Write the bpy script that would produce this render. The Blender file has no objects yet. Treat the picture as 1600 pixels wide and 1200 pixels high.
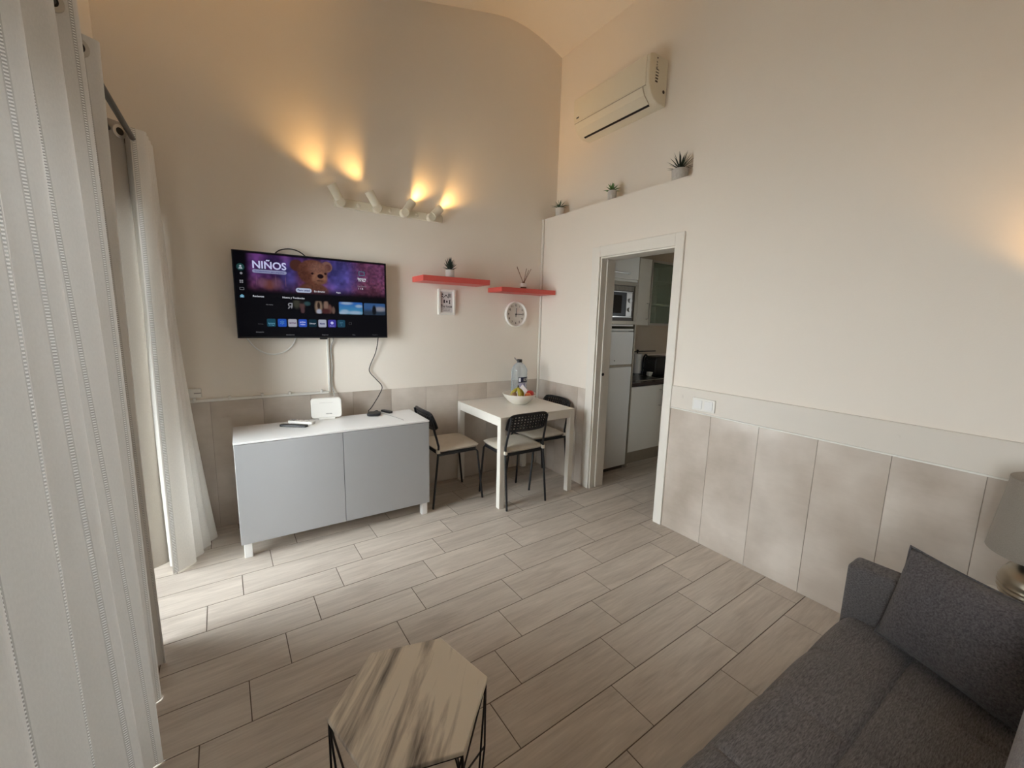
import bpy, bmesh, math, random
import numpy as np
from mathutils import Vector, Matrix
random.seed(7)
PI = math.pi
scene = bpy.context.scene
C = scene.collection

# ------------------------------------------------------------------ camera
CAM = (-2.5448, -3.3573, 1.4792); YAW, PIT, ROL, FPX = 0.5849, -0.1538, 0.0246, 646.38
fw = Vector((math.sin(YAW)*math.cos(PIT), math.cos(YAW)*math.cos(PIT), math.sin(PIT)))
rt = fw.cross(Vector((0, 0, 1))).normalized(); up = rt.cross(fw)
r2 = math.cos(ROL)*rt + math.sin(ROL)*up; u2 = -math.sin(ROL)*rt + math.cos(ROL)*up
cam_data = bpy.data.cameras.new('camera'); cam_data.sensor_width = 36; cam_data.lens = FPX*36/1600
cam_data.clip_start = 0.02
cam = bpy.data.objects.new('camera', cam_data); C.objects.link(cam)
m = Matrix((r2, u2, -fw)).transposed().to_4x4(); m.translation = CAM
cam.matrix_world = m
scene.camera = cam
# ------------------------------------------------------------------ world, exposure
scene.view_settings.view_transform = 'Standard'; scene.view_settings.look = 'None'
scene.view_settings.gamma = 1; scene.view_settings.use_curve_mapping = False
scene.view_settings.exposure = -0.09
SKY = 26.0
world = bpy.data.worlds.new('sky'); scene.world = world; world.use_nodes = True
bg = world.node_tree.nodes['Background']
bg.inputs[0].default_value = (0.92, 0.95, 1.0, 1); bg.inputs[1].default_value = SKY
scene.cycles.max_bounces = 14; scene.cycles.diffuse_bounces = 8; scene.cycles.transparent_max_bounces = 16
scene.cycles.caustics_reflective = False; scene.cycles.caustics_refractive = False
scene.cycles.sample_clamp_indirect = 8
WARM = (1.0, 0.55, 0.17)
SPOT_W = 15.0

# ------------------------------------------------------------------ helpers
class MB:
    def __init__(s): s.v = []; s.f = []
    def add(s, vs, fs):
        b = len(s.v); s.v += [tuple(p) for p in vs]; s.f += [tuple(i+b for i in f) for f in fs]; return s
    def box(s, x0, x1, y0, y1, z0, z1):
        return s.add([(x0,y0,z0),(x1,y0,z0),(x1,y1,z0),(x0,y1,z0),(x0,y0,z1),(x1,y0,z1),(x1,y1,z1),(x0,y1,z1)],
                     [(0,3,2,1),(4,5,6,7),(0,1,5,4),(1,2,6,5),(2,3,7,6),(3,0,4,7)])
    def cyl(s, p0, p1, r0, r1=None, n=16, caps=True):
        r1 = r0 if r1 is None else r1
        p0 = Vector(p0); p1 = Vector(p1); d = (p1-p0).normalized()
        a = d.orthogonal().normalized(); b = d.cross(a)
        vs = []
        for p, r in ((p0, r0), (p1, r1)):
            for i in range(n):
                t = 2*PI*i/n; vs.append(p + r*(math.cos(t)*a + math.sin(t)*b))
        fs = [(i, (i+1) % n, n+(i+1) % n, n+i) for i in range(n)]
        if caps: fs += [tuple(range(n-1, -1, -1)), tuple(range(n, 2*n))]
        return s.add(vs, fs)
    def tube(s, pts, r, n=8, smooth=0):
        pts = [Vector(p) for p in pts]
        if smooth:
            q = []
            for i in range(len(pts)-1):
                p0 = pts[max(i-1, 0)]; p1 = pts[i]; p2 = pts[i+1]; p3 = pts[min(i+2, len(pts)-1)]
                for k in range(smooth):
                    t = k/smooth
                    q.append(0.5*((2*p1)+(p2-p0)*t+(2*p0-5*p1+4*p2-p3)*t*t+(3*p1-p0-3*p2+p3)*t**3))
            pts = q+[pts[-1]]
        vs = []; a = None
        for i, p in enumerate(pts):
            d = (pts[min(i+1, len(pts)-1)]-pts[max(i-1, 0)]).normalized()
            if a is None: a = d.orthogonal().normalized()
            a = (a - a.dot(d)*d).normalized(); b = d.cross(a)
            for k in range(n):
                t = 2*PI*k/n; vs.append(p+r*(math.cos(t)*a+math.sin(t)*b))
        fs = []
        for i in range(len(pts)-1):
            for k in range(n):
                fs.append((i*n+k, i*n+(k+1) % n, (i+1)*n+(k+1) % n, (i+1)*n+k))
        fs += [tuple(range(n-1, -1, -1)), tuple(range((len(pts)-1)*n, len(pts)*n))]
        return s.add(vs, fs)
    def lathe(s, prof, at=(0, 0, 0), n=32):
        vs = []; fs = []
        for r, z in prof:
            for k in range(n):
                t = 2*PI*k/n; vs.append((at[0]+r*math.cos(t), at[1]+r*math.sin(t), at[2]+z))
        for i in range(len(prof)-1):
            for k in range(n):
                fs.append((i*n+k, i*n+(k+1) % n, (i+1)*n+(k+1) % n, (i+1)*n+k))
        if prof[0][0] > 1e-5: fs.append(tuple(range(n-1, -1, -1)))
        if prof[-1][0] > 1e-5: fs.append(tuple(range((len(prof)-1)*n, len(prof)*n)))
        return s.add(vs, fs)
    def prism(s, poly, z0, z1, fn=lambda x, y, z: (x, y, z)):
        n = len(poly)
        vs = [fn(x, y, z0) for x, y in poly]+[fn(x, y, z1) for x, y in poly]
        fs = [tuple(range(n-1, -1, -1)), tuple(range(n, 2*n))]+[(i, (i+1) % n, n+(i+1) % n, n+i) for i in range(n)]
        return s.add(vs, fs)
    def ball(s, c, rx, ry=None, rz=None, nu=16, nv=10):
        ry = ry or rx; rz = rz or rx
        vs = [(c[0], c[1], c[2]-rz)]; fs = []
        for j in range(1, nv):
            ph = -PI/2+PI*j/nv
            for i in range(nu):
                t = 2*PI*i/nu
                vs.append((c[0]+rx*math.cos(ph)*math.cos(t), c[1]+ry*math.cos(ph)*math.sin(t), c[2]+rz*math.sin(ph)))
        vs.append((c[0], c[1], c[2]+rz)); top = len(vs)-1
        for i in range(nu):
            fs.append((0, 1+(i+1) % nu, 1+i)); b = 1+(nv-2)*nu
            fs.append((b+i, b+(i+1) % nu, top))
            for j in range(nv-2):
                a = 1+j*nu; fs.append((a+i, a+(i+1) % nu, a+nu+(i+1) % nu, a+nu+i))
        return s.add(vs, fs)
    def mesh(s, name, mat, smooth=False):
        me = bpy.data.meshes.new(name); me.from_pydata(s.v, [], s.f); me.validate()
        bm = bmesh.new(); bm.from_mesh(me); bmesh.ops.recalc_face_normals(bm, faces=bm.faces); bm.to_mesh(me); bm.free()
        if mat: me.materials.append(mat)
        if smooth:
            me.polygons.foreach_set('use_smooth', [True]*len(me.polygons))
            me.set_sharp_from_angle(angle=math.radians(42))
        return me
    def build(s, name, mat, parent=None, smooth=False, bevel=0, loc=(0, 0, 0), seg=2):
        return link(name, s.mesh(name, mat, smooth), parent, loc, bevel, seg)

def link(name, me, parent=None, loc=(0, 0, 0), bevel=0, seg=2):
    o = bpy.data.objects.new(name, me); C.objects.link(o); o.location = loc
    if parent: o.parent = parent
    if bevel:
        b = o.modifiers.new('bevel', 'BEVEL'); b.width = bevel; b.segments = seg; b.limit_method = 'ANGLE'; b.angle_limit = 0.6
        b.harden_normals = False
    return o
def tag(o, label, cat, group=None, kind=None):
    o['label'] = label; o['category'] = cat
    if group: o['group'] = group
    if kind: o['kind'] = kind
    return o
def thing(name, label, cat, loc=(0, 0, 0), rz=0, group=None):
    o = bpy.data.objects.new(name, None); C.objects.link(o); o.location = loc; o.rotation_euler = (0, 0, rz)
    o.empty_display_size = 0.05
    return tag(o, label, cat, group)
def struct(name, mb, mat, label, cat, bevel=0):
    return tag(mb.build(name, mat, None, bevel=bevel), label, cat, kind='structure')
def bx(name, mat, parent, x0, x1, y0, y1, z0, z1, bevel=0.002, seg=2, **k):
    return MB().box(x0, x1, y0, y1, z0, z1).build(name, mat, parent, bevel=bevel, seg=seg, **k)
def rrect(w, h, r, n=5, cx=0, cy=0):
    p = []
    for (sx, sy, a0) in ((1, 1, 0), (-1, 1, 90), (-1, -1, 180), (1, -1, 270)):
        for i in range(n+1):
            a = math.radians(a0+90*i/n); p.append((cx+sx*(w/2-r)+r*math.cos(a), cy+sy*(h/2-r)+r*math.sin(a)))
    return p
def text(name, s, size, mat, parent, loc, rot=(PI/2, 0, 0), align='CENTER', bold=0, sx=1.0):
    cu = bpy.data.curves.new(name, 'FONT'); cu.body = s; cu.size = size; cu.align_x = align; cu.align_y = 'CENTER'
    cu.offset = bold; cu.resolution_u = 3
    t = bpy.data.objects.new(name+'_tmp', cu); C.objects.link(t)
    dg = bpy.context.evaluated_depsgraph_get()
    me = bpy.data.meshes.new_from_object(t.evaluated_get(dg)); me.name = name
    bpy.data.objects.remove(t); bpy.data.curves.remove(cu)
    me.materials.clear(); me.materials.append(mat)
    o = link(name, me, parent, loc); o.rotation_euler = rot; o.scale = (sx, 1, 1)
    return o

# ------------------------------------------------------------------ materials
class NT:
    def __init__(s, name):
        s.m = bpy.data.materials.new(name); s.m.use_nodes = True; s.t = s.m.node_tree
        s.b = s.t.nodes['Principled BSDF']; s.out = s.t.nodes['Material Output']
    def n(s, typ, **k):
        o = s.t.nodes.new(typ)
        for a, v in k.items():
            if a.startswith('i_'):
                key = a[2:]; o.inputs[int(key) if key.isdigit() else key.replace('_', ' ')].default_value = v
            else: setattr(o, a, v)
        return o
    def l(s, a, b): s.t.links.new(a, b)
def mat(name, col, rough=0.5, metal=0, spec=0.5, coat=0, emit=None, es=1, noise=0, nscale=20, bump=0, bscale=80, alpha=1, trans=0, ior=1.45):
    t = NT(name); b = t.b
    b.inputs['Base Color'].default_value = (*col, 1); b.inputs['Roughness'].default_value = rough
    b.inputs['Metallic'].default_value = metal; b.inputs['Specular IOR Level'].default_value = spec
    b.inputs['Coat Weight'].default_value = coat; b.inputs['IOR'].default_value = ior
    b.inputs['Transmission Weight'].default_value = trans
    if emit: b.inputs['Emission Color'].default_value = (*emit, 1); b.inputs['Emission Strength'].default_value = es
    tc = t.n('ShaderNodeTexCoord')
    if noise:
        nz = t.n('ShaderNodeTexNoise', i_Scale=nscale, i_Detail=4.0); t.l(tc.outputs['Object'], nz.inputs['Vector'])
        mx = t.n('ShaderNodeMix', data_type='RGBA'); t.l(nz.outputs['Fac'], mx.inputs['Factor'])
        mx.inputs['A'].default_value = (*[c*(1-noise) for c in col], 1); mx.inputs['B'].default_value = (*[min(1, c*(1+noise)) for c in col], 1)
        t.l(mx.outputs['Result'], b.inputs['Base Color'])
    if bump:
        nz = t.n('ShaderNodeTexNoise', i_Scale=bscale, i_Detail=3.0); t.l(tc.outputs['Object'], nz.inputs['Vector'])
        bp = t.n('ShaderNodeBump', i_Strength=bump, i_Distance=0.01); t.l(nz.outputs['Fac'], bp.inputs['Height']); t.l(bp.outputs['Normal'], b.inputs['Normal'])
    return t.m

WALL = mat('wall_paint', (0.82, 0.765, 0.69), 0.62, noise=0.025, nscale=1.5, bump=0.05, bscale=140)
CEIL = mat('ceiling_paint', (0.81, 0.76, 0.69), 0.75, noise=0.02, nscale=1.2, bump=0.08, bscale=60)
TRIM = mat('white_trim', (0.80, 0.77, 0.71), 0.35, noise=0.02, nscale=3)
BOARD = mat('trim_board_paint', (0.71, 0.665, 0.60), 0.4, noise=0.03, nscale=4)
WHITE = mat('white_lacquer', (0.83, 0.83, 0.82), 0.16, noise=0.01)
WHITEMAT = mat('white_plastic', (0.80, 0.79, 0.75), 0.4, noise=0.01)
CREAM = mat('cream_plastic', (0.76, 0.71, 0.58), 0.32, noise=0.02, nscale=6)
GREYDOOR = mat('grey_gloss_door', (0.385, 0.39, 0.40), 0.22, noise=0.01)
BLACK = mat('black_plastic', (0.012, 0.012, 0.014), 0.35)
BLACKM = mat('black_metal', (0.014, 0.014, 0.016), 0.42, noise=0.1)
CORAL = mat('coral_lacquer', (0.58, 0.085, 0.070), 0.45, noise=0.05, nscale=9)
CORD_W = mat('white_cable', (0.85, 0.85, 0.83), 0.4)
CORD_G = mat('grey_cable', (0.32, 0.31, 0.30), 0.5)
STEEL = mat('brushed_steel', (0.55, 0.54, 0.52), 0.3, metal=1, noise=0.08, nscale=40)
KWHITE = mat('kitchen_door_white', (0.70, 0.68, 0.62), 0.35, noise=0.02)
KTRIM = mat('bronze_trim', (0.30, 0.26, 0.20), 0.4, metal=0.3, noise=0.1)
KDARK = mat('dark_slots', (0.07, 0.05, 0.035), 0.5)
COUNTER = mat('dark_worktop', (0.035, 0.022, 0.020), 0.25, noise=0.4, nscale=60)
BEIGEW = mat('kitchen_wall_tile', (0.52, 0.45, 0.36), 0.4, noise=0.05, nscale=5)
POT = mat('pot_grey', (0.55, 0.53, 0.50), 0.8, noise=0.2, nscale=60, bump=0.4, bscale=120)
POTW = mat('pot_white', (0.66, 0.65, 0.62), 0.7, noise=0.1, nscale=50)
SOIL = mat('soil', (0.06, 0.045, 0.03), 0.95, noise=0.4, nscale=90)
LEAFD = mat('leaf_dark', (0.018, 0.032, 0.022), 0.5, noise=0.4, nscale=30)
LEAFG = mat('leaf_green', (0.07, 0.16, 0.035), 0.45, noise=0.4, nscale=30)
LEAFM = mat('leaf_mid', (0.035, 0.075, 0.04), 0.5, noise=0.4, nscale=30)
CERAMIC = mat('bowl_ceramic', (0.80, 0.77, 0.70), 0.3, noise=0.03)
CUSH = mat('seat_cushion_fabric', (0.66, 0.60, 0.51), 0.9, noise=0.08, nscale=14, bump=0.5, bscale=300)
GROUT = mat('grout', (0.13, 0.10, 0.08), 0.9, noise=0.15, nscale=40)
TGROUT = mat('tile_grout', (0.36, 0.31, 0.26), 0.9)
CONC = mat('terrace_concrete', (0.55, 0.53, 0.50), 0.8, noise=0.1, nscale=3)
ALU = mat('window_frame_white', (0.78, 0.78, 0.77), 0.35)

def tile_mat():
    t = NT('cement_tile'); b = t.b
    tc = t.n('ShaderNodeTexCoord'); oi = t.n('ShaderNodeObjectInfo')
    ad = t.n('ShaderNodeVectorMath', operation='ADD'); t.l(tc.outputs['Object'], ad.inputs[0])
    ml = t.n('ShaderNodeVectorMath', operation='SCALE'); ml.inputs[0].default_value = (13.1, 7.7, 21.3); t.l(oi.outputs['Random'], ml.inputs['Scale']); t.l(ml.outputs[0], ad.inputs[1])
    n1 = t.n('ShaderNodeTexNoise', i_Scale=2.6, i_Detail=5.0, i_Roughness=0.5); t.l(ad.outputs[0], n1.inputs['Vector'])
    st = t.n('ShaderNodeVectorMath', operation='MULTIPLY'); st.inputs[1].default_value = (9, 9, 60); t.l(ad.outputs[0], st.inputs[0])
    n2 = t.n('ShaderNodeTexNoise', i_Scale=1.0, i_Detail=3.0); t.l(st.outputs[0], n2.inputs['Vector'])
    mm = t.n('ShaderNodeMath', operation='MULTIPLY_ADD'); t.l(n2.outputs['Fac'], mm.inputs[0]); mm.inputs[1].default_value = 0.07; t.l(n1.outputs['Fac'], mm.inputs[2])
    cr = t.n('ShaderNodeValToRGB'); e = cr.color_ramp.elements
    e[0].position = 0.33; e[0].color = (0.44, 0.375, 0.315, 1); e[1].position = 0.76; e[1].color = (0.70, 0.635, 0.57, 1)
    t.l(mm.outputs[0], cr.inputs[0]); t.l(cr.outputs[0], b.inputs['Base Color'])
    rr = t.n('ShaderNodeMapRange'); rr.inputs['To Min'].default_value = 0.08; rr.inputs['To Max'].default_value = 0.20; t.l(n1.outputs['Fac'], rr.inputs[0]); t.l(rr.outputs[0], b.inputs['Roughness'])
    return t.m
TILE = tile_mat()
def plank_mat():
    t = NT('wood_look_plank'); b = t.b
    tc = t.n('ShaderNodeTexCoord'); oi = t.n('ShaderNodeObjectInfo')
    ml = t.n('ShaderNodeVectorMath', operation='SCALE'); ml.inputs[0].default_value = (17.3, 9.1, 5.7); t.l(oi.outputs['Random'], ml.inputs['Scale'])
    ad = t.n('ShaderNodeVectorMath', operation='ADD'); t.l(tc.outputs['Object'], ad.inputs[0]); t.l(ml.outputs[0], ad.inputs[1])
    s1 = t.n('ShaderNodeVectorMath', operation='MULTIPLY'); s1.inputs[1].default_value = (2.2, 16, 1); t.l(ad.outputs[0], s1.inputs[0])
    n1 = t.n('ShaderNodeTexNoise', i_Scale=1.0, i_Detail=5.0, i_Roughness=0.6, i_Distortion=0.8); t.l(s1.outputs[0], n1.inputs['Vector'])
    s2 = t.n('ShaderNodeVectorMath', operation='MULTIPLY'); s2.inputs[1].default_value = (8, 120, 1); t.l(ad.outputs[0], s2.inputs[0])
    n2 = t.n('ShaderNodeTexNoise', i_Scale=1.0, i_Detail=3.0, i_Distortion=0.3); t.l(s2.outputs[0], n2.inputs['Vector'])
    mm = t.n('ShaderNodeMath', operation='MULTIPLY_ADD'); t.l(n2.outputs['Fac'], mm.inputs[0]); mm.inputs[1].default_value = 0.5; t.l(n1.outputs['Fac'], mm.inputs[2])
    cr = t.n('ShaderNodeValToRGB'); e = cr.color_ramp.elements
    e[0].position = 0.40; e[0].color = (0.38, 0.325, 0.275, 1); e[1].position = 1.05; e[1].color = (0.61, 0.545, 0.475, 1)
    k = cr.color_ramp.elements.new(0.72); k.color = (0.51, 0.45, 0.39, 1)
    t.l(mm.outputs[0], cr.inputs[0])
    hs = t.n('ShaderNodeHueSaturation'); t.l(cr.outputs[0], hs.inputs['Color'])
    mr = t.n('ShaderNodeMapRange'); mr.inputs['To Min'].default_value = 0.95; mr.inputs['To Max'].default_value = 1.05; t.l(oi.outputs['Random'], mr.inputs[0]); t.l(mr.outputs[0], hs.inputs['Value'])
    t.l(hs.outputs[0], b.inputs['Base Color']); b.inputs['Roughness'].default_value = 0.42
    bp = t.n('ShaderNodeBump', i_Strength=0.12, i_Distance=0.004); t.l(n2.outputs['Fac'], bp.inputs['Height']); t.l(bp.outputs[0], b.inputs['Normal'])
    return t.m
PLANK = plank_mat()
def stool_mat():
    t = NT('petrified_wood_top'); b = t.b
    tc = t.n('ShaderNodeTexCoord'); mp0 = t.n('ShaderNodeMapping'); mp0.inputs['Rotation'].default_value = (0, 0, math.radians(-52)); mp = t.n('ShaderNodeVectorMath', operation='MULTIPLY'); mp.inputs[1].default_value = (3.5, 34, 1)
    t.l(tc.outputs['Object'], mp0.inputs['Vector']); t.l(mp0.outputs[0], mp.inputs[0])
    n1 = t.n('ShaderNodeTexNoise', i_Scale=0.62, i_Detail=5.0, i_Roughness=0.58, i_Distortion=0.25); t.l(mp.outputs[0], n1.inputs['Vector'])
    cr = t.n('ShaderNodeValToRGB'); e = cr.color_ramp.elements
    e[0].position = 0.33; e[0].color = (0.15, 0.135, 0.12, 1); e[1].position = 0.53; e[1].color = (0.82, 0.76, 0.66, 1)
    k = e.new(0.43); k.color = (0.50, 0.45, 0.39, 1)
    t.l(n1.outputs['Fac'], cr.inputs[0]); t.l(cr.outputs[0], b.inputs['Base Color']); b.inputs['Roughness'].default_value = 0.55
    return t.m
STOOLTOP = stool_mat()
def fabric(name, c0, c1, sx, sy, sz, rough=0.95, bump=0.6):
    t = NT(name); b = t.b
    tc = t.n('ShaderNodeTexCoord'); s1 = t.n('ShaderNodeVectorMath', operation='MULTIPLY'); s1.inputs[1].default_value = (sx, sy, sz); t.l(tc.outputs['Object'], s1.inputs[0])
    n1 = t.n('ShaderNodeTexNoise', i_Scale=1.0, i_Detail=4.0, i_Roughness=0.7); t.l(s1.outputs[0], n1.inputs['Vector'])
    cr = t.n('ShaderNodeValToRGB'); e = cr.color_ramp.elements; e[0].position = 0.33; e[0].color = (*c0, 1); e[1].position = 0.68; e[1].color = (*c1, 1)
    t.l(n1.outputs['Fac'], cr.inputs[0]); t.l(cr.outputs[0], b.inputs['Base Color']); b.inputs['Roughness'].default_value = rough
    b.inputs['Sheen Weight'].default_value = 0.15
    bp = t.n('ShaderNodeBump', i_Strength=bump, i_Distance=0.003); t.l(n1.outputs['Fac'], bp.inputs['Height']); t.l(bp.outputs[0], b.inputs['Normal'])
    return t.m
SOFA = fabric('sofa_heather', (0.068, 0.063, 0.063), (0.25, 0.233, 0.235), 60, 380, 200)
SOFA2 = fabric('sofa_arm_heather', (0.05, 0.046, 0.047), (0.17, 0.158, 0.160), 60, 160, 380)
PILLOW = fabric('pillow_boucle', (0.048, 0.044, 0.048), (0.155, 0.145, 0.155), 170, 170, 170, bump=1.0)
BACK_LIT = fabric('backrest_lit_fabric', (0.20, 0.20, 0.23), (0.34, 0.34, 0.38), 90, 300, 300)  # paler than the seat: the light on the backrest is put into its colour
SHADE = fabric('lamp_shade_linen', (0.24, 0.21, 0.18), (0.31, 0.28, 0.24), 400, 400, 500, bump=0.2)

def curtain_mat(name, col, transp, trl, stripes, lad_t=0.0):
    t = NT(name); t.t.nodes.remove(t.b)
    tc = t.n('ShaderNodeTexCoord'); uv = t.n('ShaderNodeUVMap'); sp = t.n('ShaderNodeSeparateXYZ'); t.l(uv.outputs[0], sp.inputs[0])
    nz = t.n('ShaderNodeTexNoise', i_Scale=1.0, i_Detail=4.0, i_Roughness=0.7)
    sc = t.n('ShaderNodeVectorMath', operation='MULTIPLY'); sc.inputs[1].default_value = (260, 90, 1); t.l(uv.outputs[0], sc.inputs[0]); t.l(sc.outputs[0], nz.inputs['Vector'])
    def M(op, a, b=None, c=None):
        o = t.n('ShaderNodeMath', operation=op)
        for i, x in enumerate((a, b, c)):
            if x is None: continue
            if isinstance(x, (int, float)): o.inputs[i].default_value = x
            else: t.l(x, o.inputs[i])
        return o.outputs[0]
    u, v = sp.outputs[0], sp.outputs[1]
    fac = M('MULTIPLY_ADD', nz.outputs['Fac'], transp*1.2, transp*0.4)
    colr = t.n('ShaderNodeMix', data_type='RGBA'); colr.inputs['A'].default_value = (*[c*0.82 for c in col], 1); colr.inputs['B'].default_value = (*col, 1)
    t.l(nz.outputs['Fac'], colr.inputs['Factor']); cout = colr.outputs['Result']
    if stripes:
        # open-work ladders running down the cloth: wide ladder every 0.34 m, fine one between
        for period, off, width, freq, amt in ((0.30, 0.05, 0.014, 110, 0.5), (0.30, 0.15, 0.007, 140, 0.35), (0.30, 0.24, 0.006, 140, 0.35)):
            d = M('ABSOLUTE', M('SUBTRACT', M('FRACT', M('DIVIDE', M('ADD', u, off), period)), 0.5))
            inside = M('LESS_THAN', d, width/period/2)
            lad = M('GREATER_THAN', M('SINE', M('MULTIPLY', v, freq*2*PI)), 0.0)
            fac = M('ADD', fac, M('MULTIPLY', M('MULTIPLY', inside, lad), amt*lad_t*2))
            border = M('SUBTRACT', M('LESS_THAN', d, (width+0.005)/period/2), inside)
            for msk, cc, am in ((M('MULTIPLY', inside, lad), [c*0.45 for c in col], 0.85), (M('MULTIPLY', inside, M('SUBTRACT', 1.0, lad)), (0.97, 0.97, 0.97), 0.9), (border, [c*0.55 for c in col], 0.6)):
                mxx = t.n('ShaderNodeMix', data_type='RGBA'); t.l(M('MULTIPLY', msk, am), mxx.inputs['Factor']); t.l(cout, mxx.inputs['A']); mxx.inputs['B'].default_value = (*cc, 1); cout = mxx.outputs['Result']
    df = t.n('ShaderNodeBsdfDiffuse'); tl = t.n('ShaderNodeBsdfTranslucent'); tp = t.n('ShaderNodeBsdfTransparent')
    t.l(cout, df.inputs[0]); t.l(cout, tl.inputs[0])
    m1 = t.n('ShaderNodeMixShader'); m1.inputs[0].default_value = trl; t.l(df.outputs[0], m1.inputs[1]); t.l(tl.outputs[0], m1.inputs[2])
    m2 = t.n('ShaderNodeMixShader'); t.l(M('MINIMUM', fac, 0.85), m2.inputs[0]); t.l(m1.outputs[0], m2.inputs[1]); t.l(tp.outputs[0], m2.inputs[2])
    t.l(m2.outputs[0], t.out.inputs[0])
    return t.m
SHEER = curtain_mat('sheer_curtain', (0.84, 0.83, 0.81), 0.006, 0.038, True, 0.03)
SHEERW = curtain_mat('white_sheer_curtain', (0.90, 0.88, 0.84), 0.006, 0.060, True, 0.01)
DRAPE = curtain_mat('grey_drape', (0.44, 0.40, 0.35), 0.0, 0.08, False)
def glass_mat(name, tint, f=0.08, rough=0.0):
    t = NT(name); t.t.nodes.remove(t.b)
    g = t.n('ShaderNodeBsdfGlossy'); g.inputs['Roughness'].default_value = rough; tp = t.n('ShaderNodeBsdfTransparent'); tp.inputs[0].default_value = (*tint, 1)
    fr = t.n('ShaderNodeFresnel'); fr.inputs[0].default_value = 1.45
    mx = t.n('ShaderNodeMixShader'); t.l(fr.outputs[0], mx.inputs[0]); t.l(tp.outputs[0], mx.inputs[1]); t.l(g.outputs[0], mx.inputs[2]); t.l(mx.outputs[0], t.out.inputs[0])
    return t.m
GLASS = glass_mat('window_glass', (0.95, 0.97, 0.96))
def pet_mat():
    t = NT('bottle_plastic'); t.t.nodes.remove(t.b)
    tp = t.n('ShaderNodeBsdfTransparent'); tp.inputs[0].default_value = (0.93, 0.96, 0.98, 1)
    df = t.n('ShaderNodeBsdfDiffuse'); df.inputs[0].default_value = (0.55, 0.66, 0.74, 1); g = t.n('ShaderNodeBsdfGlossy'); g.inputs['Roughness'].default_value = 0.08
    lw = t.n('ShaderNodeLayerWeight'); lw.inputs[0].default_value = 0.35
    mr = t.n('ShaderNodeMapRange'); mr.inputs['To Min'].default_value = 0.10; mr.inputs['To Max'].default_value = 0.55; t.l(lw.outputs['Facing'], mr.inputs[0])
    m1 = t.n('ShaderNodeMixShader'); t.l(mr.outputs[0], m1.inputs[0]); t.l(tp.outputs[0], m1.inputs[1]); t.l(df.outputs[0], m1.inputs[2])
    m2 = t.n('ShaderNodeMixShader'); m2.inputs[0].default_value = 0.06; t.l(m1.outputs[0], m2.inputs[1]); t.l(g.outputs[0], m2.inputs[2]); t.l(m2.outputs[0], t.out.inputs[0])
    return t.m
PET = pet_mat()
def frost_mat():
    t = NT('cabinet_glass'); t.t.nodes.remove(t.b)
    tp = t.n('ShaderNodeBsdfTransparent'); tp.inputs[0].default_value = (0.62, 0.72, 0.62, 1)
    df = t.n('ShaderNodeBsdfDiffuse'); df.inputs[0].default_value = (0.28, 0.33, 0.26, 1); g = t.n('ShaderNodeBsdfGlossy'); g.inputs['Roughness'].default_value = 0.15
    m1 = t.n('ShaderNodeMixShader'); m1.inputs[0].default_value = 0.45; t.l(tp.outputs[0], m1.inputs[1]); t.l(df.outputs[0], m1.inputs[2])
    m2 = t.n('ShaderNodeMixShader'); m2.inputs[0].default_value = 0.06; t.l(m1.outputs[0], m2.inputs[1]); t.l(g.outputs[0], m2.inputs[2]); t.l(m2.outputs[0], t.out.inputs[0])
    return t.m
KGLASS = frost_mat()

# ================================================================== STRUCTURE
XL, YB, YF = -3.10, 0.0, -4.40         # left wall, back wall, wall behind the camera
DN, ZL, YN = 0.153, 2.446, -1.586      # niche depth, ledge height, niche end
ZT = 0.891                              # top of the wall tiles
D1o, D1, D2, D2o, ZD, ZDo = -0.712, -0.800, -1.508, -1.576, 2.008, 2.092
KX = 2.45; KY = -2.3; KZ = 2.40

flr = struct('floor', MB().box(XL-0.2, KX, YF, YB, -0.12, -0.0016), GROUT, 'wood-look plank floor with dark grout lines running through the room', 'floor')
# planks
TH = math.radians(1.55); PW, PL = 0.2088, 0.6155
ct, stn = math.cos(TH), math.sin(TH)
def clip(poly, a, b, c):     # keep a*x+b*y<=c
    out = []
    for i in range(len(poly)):
        p, q = poly[i], poly[(i+1) % len(poly)]
        dp, dq = a*p[0]+b*p[1]-c, a*q[0]+b*q[1]-c
        if dp <= 0: out.append(p)
        if (dp < 0 < dq) or (dq < 0 < dp):
            t = dp/(dp-dq); out.append((p[0]+t*(q[0]-p[0]), p[1]+t*(q[1]-p[1])))
    return out
def cliprect(poly, x0, x1, y0, y1):
    for a, b, c in ((-1, 0, -x0), (1, 0, x1), (0, -1, -y0), (0, 1, y1)):
        poly = clip(poly, a, b, c)
        if len(poly) < 3: return []
    return poly
def area(p): return abs(sum(p[i][0]*p[(i+1) % len(p)][1]-p[(i+1) % len(p)][0]*p[i][1] for i in range(len(p))))/2
REG = [(XL, 0.0, YF, YB), (0.0, DN, D2, D1), (DN, KX, KY, YB)]
hw, hh = PL/2-0.0020, PW/2-0.0020
full_me = MB().box(-hw, hw, -hh, hh, -0.0016, 0).mesh('plank', PLANK)
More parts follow.
